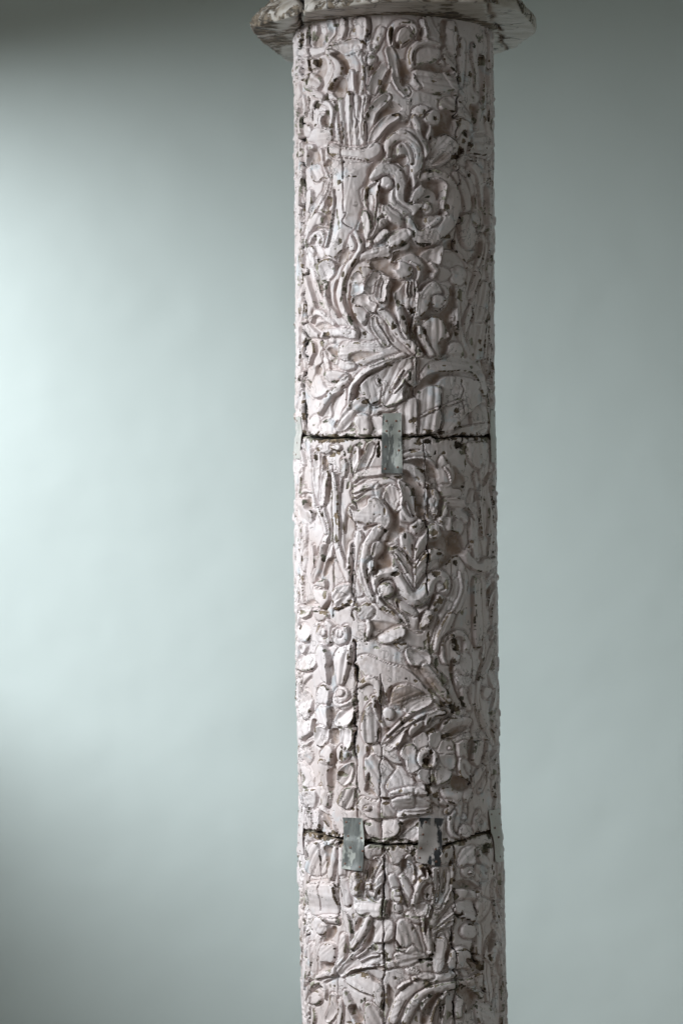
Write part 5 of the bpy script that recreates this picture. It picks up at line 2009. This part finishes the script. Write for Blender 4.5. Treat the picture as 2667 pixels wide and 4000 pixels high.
# ground between the carvings: never quite level
H += (PLATEAU * HKM + 2.2 * fbm(UU, VV, 90, 11, 3)).astype(np.float32)
POCK = np.zeros((NV, NU), np.float32)
run_motifs(MOTIFS)
run_motifs(POCKETS)

# smaller leaves and ridges that fill the ground between the traced ones
def gap_size():
    E = (ID == 0)
    D = np.zeros(E.shape, np.float32)
    X = E.copy()
    for _ in range(14):
        D += X
        Y = X.copy()
        Y[1:] &= X[:-1]; Y[:-1] &= X[1:]; Y[:, 1:] &= X[:, :-1]; Y[:, :-1] &= X[:, 1:]
        X = Y
    return D
rnd = random.Random(5)
for rep in range(2):
    D = gap_size()
    jj, ii = np.nonzero((D >= np.where(np.abs(UU) > 440, 5, 99)) & (POCK < 0.1))
    order = list(range(len(jj)))
    rnd.shuffle(order)
    done = []
    for q in order[:3500]:
        j, i = int(jj[q]), int(ii[q])
        u0, v0 = us[i], vs_[j]
        if any(abs(u0 - a) < 26 and abs(v0 - b) < 44 for a, b in done):
            continue
        done.append((u0, v0))
        # run along the gap: try a few directions and keep the one that stays in the ground longest
        best, ba = -1, 0
        for ang in np.linspace(-1.3, 1.3, 9):
            n = 0
            for sg in (1, -1):
                for st in range(1, 26):
                    jx, ix = int(j + sg * st * math.cos(ang)), int(i + sg * st * math.sin(ang))
                    if not (0 <= jx < NV and 0 <= ix < NU) or ID[jx, ix]:
                        break
                    n += 1
            n *= 1.15 - 0.2 * abs(ang)
            if n > best:
                best, ba = n, ang
        L = min(best * 2.7, rnd.uniform(80, 160)) * 0.95
        if L < 18:
            continue
        w0 = min(D[j, i] * 2.7 * rnd.uniform(.66, .9), 24)
        du, dv = math.sin(ba), math.cos(ba)
        bend = rnd.uniform(-.12, .12) * L
        sw = rnd.choice((1, -1))
        Q = catmull(np.array([[u0 - du * L / 2, v0 - dv * L / 2, w0 * (.35 if sw > 0 else .7)], [u0 + dv * bend, v0 - du * bend, w0],
                              [u0 + du * L / 2, v0 + dv * L / 2, w0 * (.7 if sw > 0 else .35)]]))
        sl = window(Q[:, 0], Q[:, 1], w0 + 18)
        if sl is None:
            continue
        e, r = nearest(WU[sl], WV[sl], Q)
        stamp(sl, e, np.clip(1 - e / r, 0, 1), rnd.choice('rrk'), rnd.uniform(4, 9) if abs(u0) > 470 else rnd.uniform(6, 11), np.minimum(6, .7 * r), 'carved_leaf')

# soft runs of gesso and paint in the angles
H = np.maximum(H, np.minimum(blur(H, 16) * 0.45, H + 5))
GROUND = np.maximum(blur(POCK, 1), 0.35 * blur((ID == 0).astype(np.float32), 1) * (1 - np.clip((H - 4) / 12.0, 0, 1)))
# tool marks, runs and brush marks of many coats
H = 0.85 * H + 0.15 * blur(H, 1)
H += (1.3 * fbm(UU, VV, 46, 21, 2) + 0.75 * fbm(UU, VV, 15, 31, 2, 30) + 0.4 * fbm(UU, VV, 7, 41, 1, 16)).astype(np.float32)
on = np.clip(H / 10, 0, 1)
H += (on * 0.9 * vnoise(UU, VV, 11, 47, 60)).astype(np.float32)

# ---------------------------------------------------------------- wear: chips, holes, cracks
N14, N6, N30 = fbm(UU, VV, 14, 51, 3), fbm(UU, VV, 6, 61, 2), fbm(UU, VV, 34, 71, 3)
def blob(cx, cy, rx, ry, s, deep):
    u, v = p2uv(cx, cy)
    u, v = float(u), float(v)
    if deep < 5 and max(rx, ry) * s < 8 and (int(cx) * 7 + int(cy)) % 10 < 4:
        return                                              # the least of the specks
    k_ = 0.74 if deep < 5 else 1.0
    rx, ry = max(rx * s * k_, 2.6), max(ry * s * k_, 2.6)
    c = math.cos(min(abs(u / UK), 1.35))
    rx = rx / max(c, .35)
    sl = window(np.array([u - rx * 1.6, u + rx * 1.6]), np.array([v - ry * 1.6, v + ry * 1.6]), 4)
    if sl is None:
        return
    q = np.sqrt(((WU[sl] - u) / rx) ** 2 + ((WV[sl] - v) / ry) ** 2) + 0.85 * N14[sl] + 0.45 * N6[sl]
    m = smooth((0.92 - q) * 5.0)
    CHIP[sl] = np.maximum(CHIP[sl], m)
    H[sl] -= m * (deep + 2.0 * np.clip(N6[sl], 0, 1) * min(deep, 3))

def crack(A, w, depth, wob=5.0):
    u, v = p2uv(A[:, 0], A[:, 1])
    Q = catmull(np.stack([u, v], 1), 2.0)
    k = np.arange(len(Q))
    amp = vnoise(k.astype(float), k * 0.0, 9, int(abs(u[0]) + abs(v[0])) % 97)
    amp2 = vnoise(k.astype(float), k * 0.0, 22, int(abs(u[0]) + 3 * abs(v[0])) % 91)
    W = np.clip(w * (0.75 + 0.5 * amp2), 1.5, None)
    ends = np.minimum(k, len(Q) - 1 - k) / 10.0
    W = np.maximum(1.5, W * np.clip(0.4 + ends, 0, 1)) / np.clip(np.cos(Q[:, 0] / UK), 0.34, 1)
    Q3 = np.stack([Q[:, 0] + wob * 0.6 * amp, Q[:, 1], W], 1)
    sl = window(Q3[:, 0], Q3[:, 1], w + 14)
    if sl is None:
        return
    e, r = nearest(UU[sl], VV[sl], Q3)
    m = np.clip(0.5 + e / 2.2, 0, 1)
    CRACK[sl] = np.maximum(CRACK[sl], m * min(1.0, 0.60 + w / 5))
    lip = smooth(1 + e / 6.0) * (e < 0)
    H[sl] += lip * 0.8 * (N14[sl])
    H[sl] -= m * depth

def run_wear(text):
    ox = oy = 0.0
    s = 1.0
    for line in text.strip().split('\n'):
        w = line.split()
        if w[0] == 'T':
            ox, oy, s = float(w[1]), float(w[2]), float(w[3])
        elif w[0] == 'K':
            A = np.array([[float(q) for q in p.split(',')] for p in w[2:]])
            wd = float(w[1]) * s
            crack(np.stack([ox + A[:, 0] * s, oy + A[:, 1] * s], 1), wd, min(26, 5 + 5.5 * wd))
        else:
            cx, cy, rx, ry = [float(q) for q in w[1].split(',')]
            blob(ox + cx * s, oy + cy * s, rx, ry, s, 2.0 if w[0] == 'X' else 14.0)

run_wear(WEAR)

# paint lost from the proud edges, and rough ends of the drums
edge = H - blur(H, 6)
wear = smooth((edge - 2.6) / 2.2) * smooth((N30 + 0.45 * N14 - 0.34) / 0.14)
CHIP = np.maximum(CHIP, wear.astype(np.float32))
H -= (wear * 1.5).astype(np.float32)
rim_ = smooth((H - blur(H, 3) - 1.5) / 1.3) * smooth((fbm(UU, VV, 60, 75, 2) + 0.75 * N14 - 0.20) / 0.16)
CHIP = np.maximum(CHIP, (0.95 * rim_).astype(np.float32))
H -= (rim_ * 1.2).astype(np.float32)
speck = smooth((fbm(UU, VV, 9, 81, 2) - 0.66) / 0.1) * smooth((fbm(UU, VV, 120, 91, 2) + 0.12) / 0.3)
CHIP = np.maximum(CHIP, (speck * 0.9).astype(np.float32))
H -= (speck * 1.2).astype(np.float32)

# the two joints between the three drums
def joint_line(pts):
    A = np.array(pts, float)
    u, v = p2uv(A[:, 0], A[:, 1])
    o = np.argsort(u)
    u, v = u[o], v[o]
    f = np.interp(us, u, v)
    return f + 3.2 * vnoise(us, us * 0, 16, 7) + 5.0 * vnoise(us, us * 0, 60, 8)
J1 = joint_line([(1150, 1690), (1215, 1709), (1265, 1706), (1335, 1714), (1400, 1712), (1490, 1708), (1570, 1706), (1630, 1706), (1680, 1702), (1725, 1710), (1800, 1704), (1890, 1705), (1930, 1692)])
J2 = joint_line([(1165, 3225), (1212, 3246), (1250, 3252), (1280, 3262), (1310, 3272), (1345, 3278), (1430, 3292), (1500, 3300), (1560, 3298), (1630, 3298), (1712, 3304), (1768, 3292), (1810, 3286), (1840, 3266), (1880, 3256), (1905, 3247), (1960, 3222)])
for J, sd in ((J1, 101), (J2, 131)):
    d = VV - J[None, :]
    wj = 2.5 + 2.6 * vnoise(us, us * 0, 40, sd)[None, :] + 1.2 * vnoise(us, us * 0, 12, sd + 1)[None, :]
    m = np.clip(0.5 + (wj - np.abs(d)) / 2.5, 0, 1)
    H -= (m * 30).astype(np.float32)
    CRACK = np.maximum(CRACK, m.astype(np.float32))
    # crumbled ends
    q = np.abs(d) / (26 + 16 * vnoise(UU, VV, 70, sd + 2)) + 0.8 * N14 + 0.35 * N6
    low = np.where(d > 0, 1.0, 0.55)
    r = smooth((0.62 * low - q) * 4)
    CHIP = np.maximum(CHIP, r.astype(np.float32))
    H -= (r * (2.5 + 2.5 * np.clip(N6, 0, 1))).astype(np.float32)
    H += ((np.abs(d) < 46) * (1 - np.abs(d) / 46) * 2.2 * N14).astype(np.float32)

H = np.clip(H, -34, 46)
DIRT_SHADE = np.clip(GROUND * (0.80 + 0.7 * N30) , 0, 1).astype(np.float32)  # pocket mask carries painted recess shade as well as dirt
DIRT_SHADE = np.maximum(DIRT_SHADE, (0.55 * smooth((N30 - 0.42) / 0.2)).astype(np.float32) * 0.7)
# ---------------------------------------------------------------- from raster to shaft meshes
lowv = np.concatenate([np.arange(V_BOT + 10, 4700, 10.0), np.arange(4700, zof(0) * 0 + 2200 + EYE / MPP, 22.0), [2200 + EYE / MPP + 4]])
back = np.arange(U_MAX + 9, 2 * math.pi * UK - U_MAX - 4, 10.0)
ALLU = np.concatenate([us, back])
ALLV = np.concatenate([vs_, lowv])
def extend(A, fill):
    # round the back and below the frame the carving carries on (turned over, so it does not echo the front)
    bi = np.clip(((np.abs(back - math.pi * UK) * 1.0 - 100 + U_MAX) / DU).astype(int), 0, NU - 1)
    top = np.concatenate([A, A[::-1][:, bi]], 1)
    li = np.clip(((2 * V_BOT - lowv - V_TOP) / DV).astype(int) % NV, 0, NV - 1)
    return np.concatenate([top, top[li]], 0)
EH = extend(H, 0).copy()
EH[:NV, NU:] = np.clip(EH[:NV, NU:], -6, 30)
EH[NV:] = np.clip(EH[NV:], -6, 30)
ECH, ECR, EDI = extend(CHIP, 0), extend(CRACK, 0), extend(DIRT_SHADE, 0)
GU, GV = np.meshgrid(ALLU, ALLV)
TH_ = GU / UK
R_ = (rpx(GV) + EH) * MPP
PX = cxm(GV) + R_ * np.sin(TH_)
PY = -R_ * np.cos(TH_)
PZ = zof(GV)
P = np.stack([PX, PY, PZ], -1)
nu, nv = len(ALLU), len(ALLV)

def grid_normals(P, wrap=True):
    du = np.roll(P, -1, 1) - np.roll(P, 1, 1) if wrap else np.gradient(P, axis=1)
    dv = np.gradient(P, axis=0)
    n = np.cross(dv, du)
    return n / np.maximum(np.linalg.norm(n, axis=-1, keepdims=True), 1e-12)
NRM = grid_normals(P)
# outward check
if (NRM[0, 0] * np.array([math.sin(ALLU[0] / UK), -math.cos(ALLU[0] / UK), 0])).sum() < 0:
    NRM = -NRM

IDX = np.arange(nu * nv).reshape(nv, nu)
RI = np.roll(IDX, -1, 1)
F = np.stack([IDX[1:], RI[1:], RI[:-1], IDX[:-1]], -1)          # (nv-1, nu, 4)
fid = np.zeros((nv - 1, nu), np.int32)
c4 = np.stack([ID[1:, 1:], ID[1:, :-1], ID[:-1, 1:], ID[:-1, :-1]])
fid[:NV - 1, :NU - 1] = np.where((c4[0] == c4[1]) | (c4[0] == c4[2]), c4[0], c4[3])
def components(A):
    """number the connected patches of equal id (runs of a row joined to the runs above)"""
    par, size, ids, rows = [], [], [], []
    def find(a):
        while par[a] != a:
            par[a] = par[par[a]]
            a = par[a]
        return a
    prev = []
    for r in range(A.shape[0]):
        row = A[r]
        cut = np.flatnonzero(np.diff(row)) + 1
        st, en = np.concatenate([[0], cut]), np.concatenate([cut, [len(row)]])
        cur = []
        p = 0
        for a, b in zip(st.tolist(), en.tolist()):
            v = int(row[a])
            if v == 0:
                continue
            n = len(par)
            par.append(n); size.append(b - a); ids.append(v)
            rows.append((r, a, b))
            while p < len(prev) and prev[p][1] <= a:
                p += 1
            q = p
            while q < len(prev) and prev[q][0] < b:
                if prev[q][3] == v:
                    x, y = find(prev[q][2]), find(n)
                    if x != y:
                        par[y] = x
                        size[x] += size[y]
                q += 1
            cur.append((a, b, n, v))
        prev = cur
    out = np.zeros_like(A)
    new, nm = {}, ['']
    for n, (r, a, b) in enumerate(rows):
        k = find(n)
        if size[k] < 60:
            continue
        if k not in new:
            new[k] = len(nm)
            nm.append(names[ids[k]])
        out[r, a:b] = new[k]
    return out, nm
fv = 0.5 * (ALLV[1:] + ALLV[:-1])
J1a = np.concatenate([J1, np.full(nu - NU, J1.mean())])
J2a = np.concatenate([J2, np.full(nu - NU, J2.mean())])
sec = (fv[:, None] > J1a[None, :]).astype(int) + (fv[:, None] > J2a[None, :]).astype(int)
Pf, Nf = P.reshape(-1, 3), NRM.reshape(-1, 3)
AF = {'chip': ECH.reshape(-1), 'crack': ECR.reshape(-1), 'dirt_shade': EDI.reshape(-1)}

def grid_mesh(name, faces, Pf, Nf, AF, mat, parent):
    vid, inv = np.unique(faces.reshape(-1), return_inverse=True)
    me = bpy.data.meshes.new(name)
    nf = len(faces)
    me.vertices.add(len(vid))
    me.vertices.foreach_set('co', Pf[vid].astype(np.float32).reshape(-1))
    me.loops.add(nf * 4)
    me.loops.foreach_set('vertex_index', inv.astype(np.int32).reshape(-1))
    me.polygons.add(nf)
    me.polygons.foreach_set('loop_start', np.arange(0, nf * 4, 4, dtype=np.int32))
    me.polygons.foreach_set('use_smooth', np.ones(nf, bool))
    me.update(calc_edges=True)
    for k, a in AF.items():
        at = me.attributes.new(k, 'FLOAT', 'POINT')
        at.data.foreach_set('value', a[vid].astype(np.float32))
    me.materials.append(mat)
    me.normals_split_custom_set_from_vertices(Nf[vid].astype(np.float32))
    o = bpy.data.objects.new(name, me)
    COL.objects.link(o)
    if parent is not None:
        o.parent = parent
    return o

column = bpy.data.objects.new("carved_column", None)
column.location = (0, 0, 0)
COL.objects.link(column)
column['label'] = "carved wooden column under chipped white paint, strapped with metal plates, before the plaster wall"
column['category'] = "column"
column['kind'] = 'thing'

jj = (np.diff(sec, axis=0) != 0)                                 # a drum's edge also ends a carving
fid[:-1][jj] = 0
fid, names = components(fid)

SECL = ["top drum under the capital, with scrolls and a big five-petalled flower",
        "middle drum with a heart-shaped scroll and a round flower",
        "bottom drum with wide dark cracks, cut by the lower edge"]
sections = []
for k in range(3):
    fs = fid[sec == k]
    al = F[sec == k]
    ids, cnt = np.unique(fs, return_counts=True)
    small = set(ids[cnt < 30])
    g = np.isin(fs, list(small | {0}))
    so = grid_mesh("shaft_drum", al[g], Pf, Nf, AF, M_PAINT, column)
    so['label'] = SECL[k]
    sections.append(so)
    for i in ids:
        if i == 0 or i in small:
            continue
        grid_mesh(names[i], al[fs == i], Pf, Nf, AF, M_PAINT, so)

# ---------------------------------------------------------------- metal straps nailed over the joints
HS = H.copy()
for _ in range(9):
    Y = HS.copy()
    Y[1:] = np.maximum(Y[1:], HS[:-1]); Y[:-1] = np.maximum(Y[:-1], HS[1:])
    Y[:, 1:] = np.maximum(Y[:, 1:], HS[:, :-1]); Y[:, :-1] = np.maximum(Y[:, :-1], HS[:, 1:])
    HS = Y
HS = blur(HS, 24)
def height_at(u, v):
    i = np.clip(((u + U_MAX) / DU), 0, NU - 1.001)
    j = np.clip(((v - V_TOP) / DV), 0, NV - 1.001)
    return HS[j.astype(int), i.astype(int)]

def place(u, v, h):
    R = (rpx(v) + h) * MPP
    return np.stack([cxm(v) + R * np.sin(u / UK), -R * np.cos(u / UK), zof(v) + 0 * u], -1)

def strap(corners, mat, label, nails, lift=5.0, bend=None, edge_px=2.6, nail_mats=None):
    """corners: TL, TR, BR, BL in photo pixels"""
    c = np.array(corners, float)
    cu, cv = p2uv(c[:, 0], c[:, 1])
    na, nb = 13, 31
    s = np.linspace(0, 1, na)[None, :]
    t = np.linspace(0, 1, nb)[:, None]
    U = (cu[0] * (1 - s) + cu[1] * s) * (1 - t) + (cu[3] * (1 - s) + cu[2] * s) * t
    V = (cv[0] * (1 - s) + cv[1] * s) * (1 - t) + (cv[3] * (1 - s) + cv[2] * s) * t
    if bend is not None:
        U = U + bend(t) + 0 * s
    h0 = height_at(U, V)
    hm = 0.2 * h0.max() + 0.8 * h0 - 3.0
    hm = hm + lift + 0.8 * vnoise(U, V, 30, int(c[0, 0]) % 71)
    top = place(U, V, hm)
    bot = place(U, V, hm - edge_px)
    vs = np.concatenate([top.reshape(-1, 3), bot.reshape(-1, 3)])
    k = na * nb
    fc = []
    for j in range(nb - 1):
        for i in range(na - 1):
            a = j * na + i
            fc.append((a, a + na, a + na + 1, a + 1))
            fc.append((k + a, k + a + 1, k + a + na + 1, k + a + na))
    for i in range(na - 1):
        fc.append((i, i + 1, k + i + 1, k + i))
        a = (nb - 1) * na + i
        fc.append((a + 1, a, k + a, k + a + 1))
    for j in range(nb - 1):
        a = j * na
        fc.append((a + na, a, k + a, k + a + na))
        a = j * na + na - 1
        fc.append((a, a + na, k + a + na, k + a))
    o = mesh_obj("metal_strap", vs.tolist(), fc, mat, column, smooth=False)
    for p in o.data.polygons:
        p.use_smooth = True
    o.data.set_sharp_from_angle(angle=math.radians(40))
    o['label'] = label
    for q, (fs, ft) in enumerate(nails):
        i = min(na - 1, int(round(fs * (na - 1))))
        j = min(nb - 1, int(round(ft * (nb - 1))))
        u = float((cu[0] * (1 - fs) + cu[1] * fs) * (1 - ft) + (cu[3] * (1 - fs) + cu[2] * fs) * ft) + (float(bend(np.array([[ft]]))[0, 0]) if bend else 0)
        v = float((cv[0] * (1 - fs) + cv[1] * fs) * (1 - ft) + (cv[3] * (1 - fs) + cv[2] * fs) * ft)
        hh = float(hm[j, i])
        ctr = place(np.array(u), np.array(v), hh)
        nrm = np.array([math.sin(u / UK), -math.cos(u / UK), 0])
        tx = np.array([math.cos(u / UK), math.sin(u / UK), 0])
        tz = np.array([0, 0, 1.0])
        r = 4.3 * MPP
        vv, ff = [], []
        ns = 12
        for ring, (rr, hh2) in enumerate(((1.0, -0.9), (1.0, 0.10), (0.72, 0.34))):
            for a in range(ns):
                an = 2 * math.pi * a / ns
                vv.append(tuple(ctr + tx * math.cos(an) * r * rr + tz * math.sin(an) * r * rr + nrm * r * hh2))
        vv.append(tuple(ctr + nrm * r * 0.42))
        for ring in range(2):
            for a in range(ns):
                b = (a + 1) % ns
                ff.append((ring * ns + a, ring * ns + b, ring * ns + ns + b, ring * ns + ns + a))
        for a in range(ns):
            ff.append((2 * ns + a, 2 * ns + (a + 1) % ns, 3 * ns))
        mesh_obj("nail", vv, ff, M_RUST, o, smooth=True)
    return o

strap([(1495, 1616), (1566, 1614), (1570, 1850), (1491, 1848)], M_STRAP, "grey strap with scraped pale paint over the upper joint",
      [(.22, .13), (.72, .13), (.23, .30), (.88, .30), (.19, .56), (.85, .62), (.18, .93), (.78, .90)], lift=6)
strap([(1344, 3192), (1422, 3195), (1421, 3400), (1342, 3390)], M_STRAP, "grey strap with whitish smears over the lower joint",
      [(.16, .09), (.86, .10), (.22, .36), (.88, .38), (.34, .58), (.96, .62), (.16, .90), (.88, .93)], lift=6, bend=lambda t: 6 * np.sin(math.pi * t))
strap([(1634, 3192), (1727, 3196), (1713, 3382), (1627, 3366)], M_BLACK, "black iron strap with flaking white paint over the lower joint",
      [(.28, .10), (.18, .37), (.12, .68), (.75, .66), (.10, .90), (.80, .92)], lift=3)
strap([(1160, 1628), (1189, 1628), (1187, 1792), (1155, 1792)], M_PALE, "pale strap at the left edge over the upper joint", [(.3, .1), (.7, .62), (.4, .9)], lift=2,
      bend=lambda t: 4 * np.sin(2 * math.pi * t))
strap([(1903, 1603), (1932, 1606), (1935, 1808), (1908, 1806)], M_PALE, "pale strap at the right edge over the upper joint", [(.4, .1), (.5, .75), (.4, .93)], lift=3,
      bend=lambda t: -6 * np.sin(math.pi * t))
strap([(1901, 3166), (1936, 3156), (1957, 3364), (1926, 3368)], M_PALE, "bent pale strap at the right edge over the lower joint",
      [(.2, .08), (.85, .10), (.3, .34), (.8, .30), (.3, .52), (.8, .72), (.4, .9)], lift=3, bend=lambda t: -5 * np.sin(2 * math.pi * t))
strap([(1168, 3206), (1197, 3214), (1196, 3336), (1168, 3330)], M_PAINT, "white painted strap at the left edge over the lower joint",
      [(.4, .12), (.7, .40), (.3, .68), (.6, .92)], lift=5)

# ---------------------------------------------------------------- capital: three boards side by side
OUT = [(-0.118, -0.172), (-0.200, -0.074), (-0.207, -0.050), (-0.197, 0.022), (-0.160, 0.168), (-0.09, 0.215), (0.09, 0.21), (0.158, 0.118),
       (0.187, 0.070), (0.2065, -0.030), (0.203, -0.070), (0.176, -0.172), (0.125, -0.226), (-0.02, -0.228)]
def capital():
    CX, Z0 = (1535.5 - 1333.5) * MPP, EYE + 2138 * MPP * (S - 0.142) / S
    q = np.array(OUT)
    # straight sides with eased corners
    pts = []
    n = len(q)
    for i in range(n):
        a, b, c = q[i - 1], q[i], q[(i + 1) % n]
        ab, cb = a - b, c - b
        la, lc = np.linalg.norm(ab), np.linalg.norm(cb)
        e = min(0.0035, la * .3, lc * .3)
        p0, p2 = b + ab / la * e, b + cb / lc * e
        for t in (0, .5, 1):
            pts.append((1 - t) ** 2 * p0 + 2 * t * (1 - t) * b + t * t * p2)
    pts = np.array(pts + [pts[0]])
    seg = np.linalg.norm(np.diff(pts, axis=0), axis=1)
    cum = np.concatenate([[0], np.cumsum(seg)])
    M = 640
    tt = np.linspace(0, cum[-1], M, endpoint=False)
    ox, oy = np.interp(tt, cum, pts[:, 0]), np.interp(tt, cum, pts[:, 1])
    prof = [(s, 0.0) for s in np.linspace(0.50, 0.985, 24)] + [(0.996, 0.0006), (1.0, 0.003), (1.003, 0.007)] + \
           [(1.004, 0.011), (1.0, 0.0150), (0.985, 0.019)] + [(0.985 - 0.15 * t, 0.019 + 0.030 * t) for t in np.linspace(0.1, 1, 12)] + \
           [(0.83 - 0.01 * t, 0.049 + 0.07 * t) for t in np.linspace(0.1, 1, 14)] + [(0.84, 0.122), (0.86, 0.124)] + \
           [(0.86, 0.124 + 0.06 * t) for t in np.linspace(0.1, 1, 8)] + [(0.5, 0.186), (0.1, 0.186)]
    ps, pz = np.array([p[0] for p in prof]), np.array([p[1] for p in prof])
    X = ps[:, None] * ox[None]
    Y = ps[:, None] * oy[None]
    Z = np.repeat(pz[:, None], M, 1)
    A = np.stack([X + CX, Y, Z + Z0], -1)
    nr = grid_normals(A)
    if nr[27, 0, 0] * ox[0] + nr[27, 0, 1] * oy[0] < 0:
        nr = -nr
    # rough, split timber
    a1 = X * 2600 + Z * 900
    a2 = Y * 2600 + Z * 1700
    d = 1.5 * fbm(a1 + 300, a2, 120, 201, 3) + 1.1 * fbm(a1, a2 * 1.4, 30, 211, 3)
    end = smooth((-X - 0.150) / 0.03)                     # the left board shows broken end grain
    d = d + end * 3.6 * fbm(a1, a2 + Z * 4000, 26, 221, 3)
    arris = np.exp(-((ps[:, None] - 1.0) / 0.012) ** 2) * (pz[:, None] < 0.018)
    d = d - arris * 5.0 * np.clip(fbm(a1, a2, 34, 251, 3) + 0.05, 0, 1)
    cutL = X + 0.134 + 0.004 * vnoise(Y * 2600, Z * 2600, 60, 231)
    cutR = X - (0.150 + (Y + 0.05) * 0.155) + 0.003 * vnoise(Y * 2600, Z * 2600, 60, 232)
    g = np.maximum(smooth(1 - np.abs(cutL) / 0.0044), smooth(1 - np.abs(cutR) / 0.0020))
    under = (pz < 0.004)[:, None]
    d = d * np.where(under, 0.45, 1.0)
    cr = np.zeros_like(d)
    cr = np.maximum(cr, g)
    B = A + nr * (d * 0.0012 - g * 0.012)[..., None]
    B[:, :, 2] = np.where(ps[:, None] < 0.62, np.minimum(B[:, :, 2], A[:, :, 2] + 0.0002), B[:, :, 2])
    N2 = grid_normals(B)
    if (N2 * nr).sum() < 0:
        N2 = -N2
    idx = np.arange(len(prof) * M).reshape(-1, M)
    ri = np.roll(idx, -1, 1)
    Fc = np.stack([idx[:-1], ri[:-1], ri[1:], idx[1:]], -1)
    # winding: outward
    p0, p1, p2 = B.reshape(-1, 3)[Fc[27, 0, 0]], B.reshape(-1, 3)[Fc[27, 0, 1]], B.reshape(-1, 3)[Fc[27, 0, 2]]
    if np.dot(np.cross(p1 - p0, p2 - p0), N2[27, 0]) < 0:
        Fc = Fc[..., ::-1]
    which = (cutL > 0).astype(int) + (cutR > 0).astype(int)
    wf = which[:-1]
    wear_ = np.clip(0.15 * smooth((fbm(a1, a2, 90, 241, 3) + 0.05) / 0.4) + end * 0.42 + 0.30 * smooth((X * 0 + 1 - ps[:, None] / 0.78) * 6), 0, 1)
    knot = np.exp(-(((X - 0.075) / 0.016) ** 2 + ((Z - 0.02) / 0.02) ** 2)) * (Y < 0)
    wear_ = np.clip(wear_ + knot * 0.9, 0, 1)
    rim = np.exp(-((np.hypot(X, Y) - 0.16) / 0.012) ** 2) * under
    wear_ = np.clip(wear_ + 0.35 * rim + 0.45 * arris * smooth((fbm(a1, a2, 40, 261, 2) - 0.05) / 0.2), 0, 1)
    cap = bpy.data.objects.new("capital", None)
    COL.objects.link(cap)
    cap.parent = column
    lab = ["left board with cracked, broken end grain", "long middle board with a dark knot", "right board with a rounded corner"]
    af = {'chip': wear_.reshape(-1), 'crack': cr.reshape(-1), 'dirt_shade': np.zeros(B.size // 3)}
    for k in range(3):
        o = grid_mesh("capital_board", Fc[wf == k].reshape(-1, 4), B.reshape(-1, 3), N2.reshape(-1, 3), af, M_WORN, cap)
        o['label'] = lab[k]
capital()
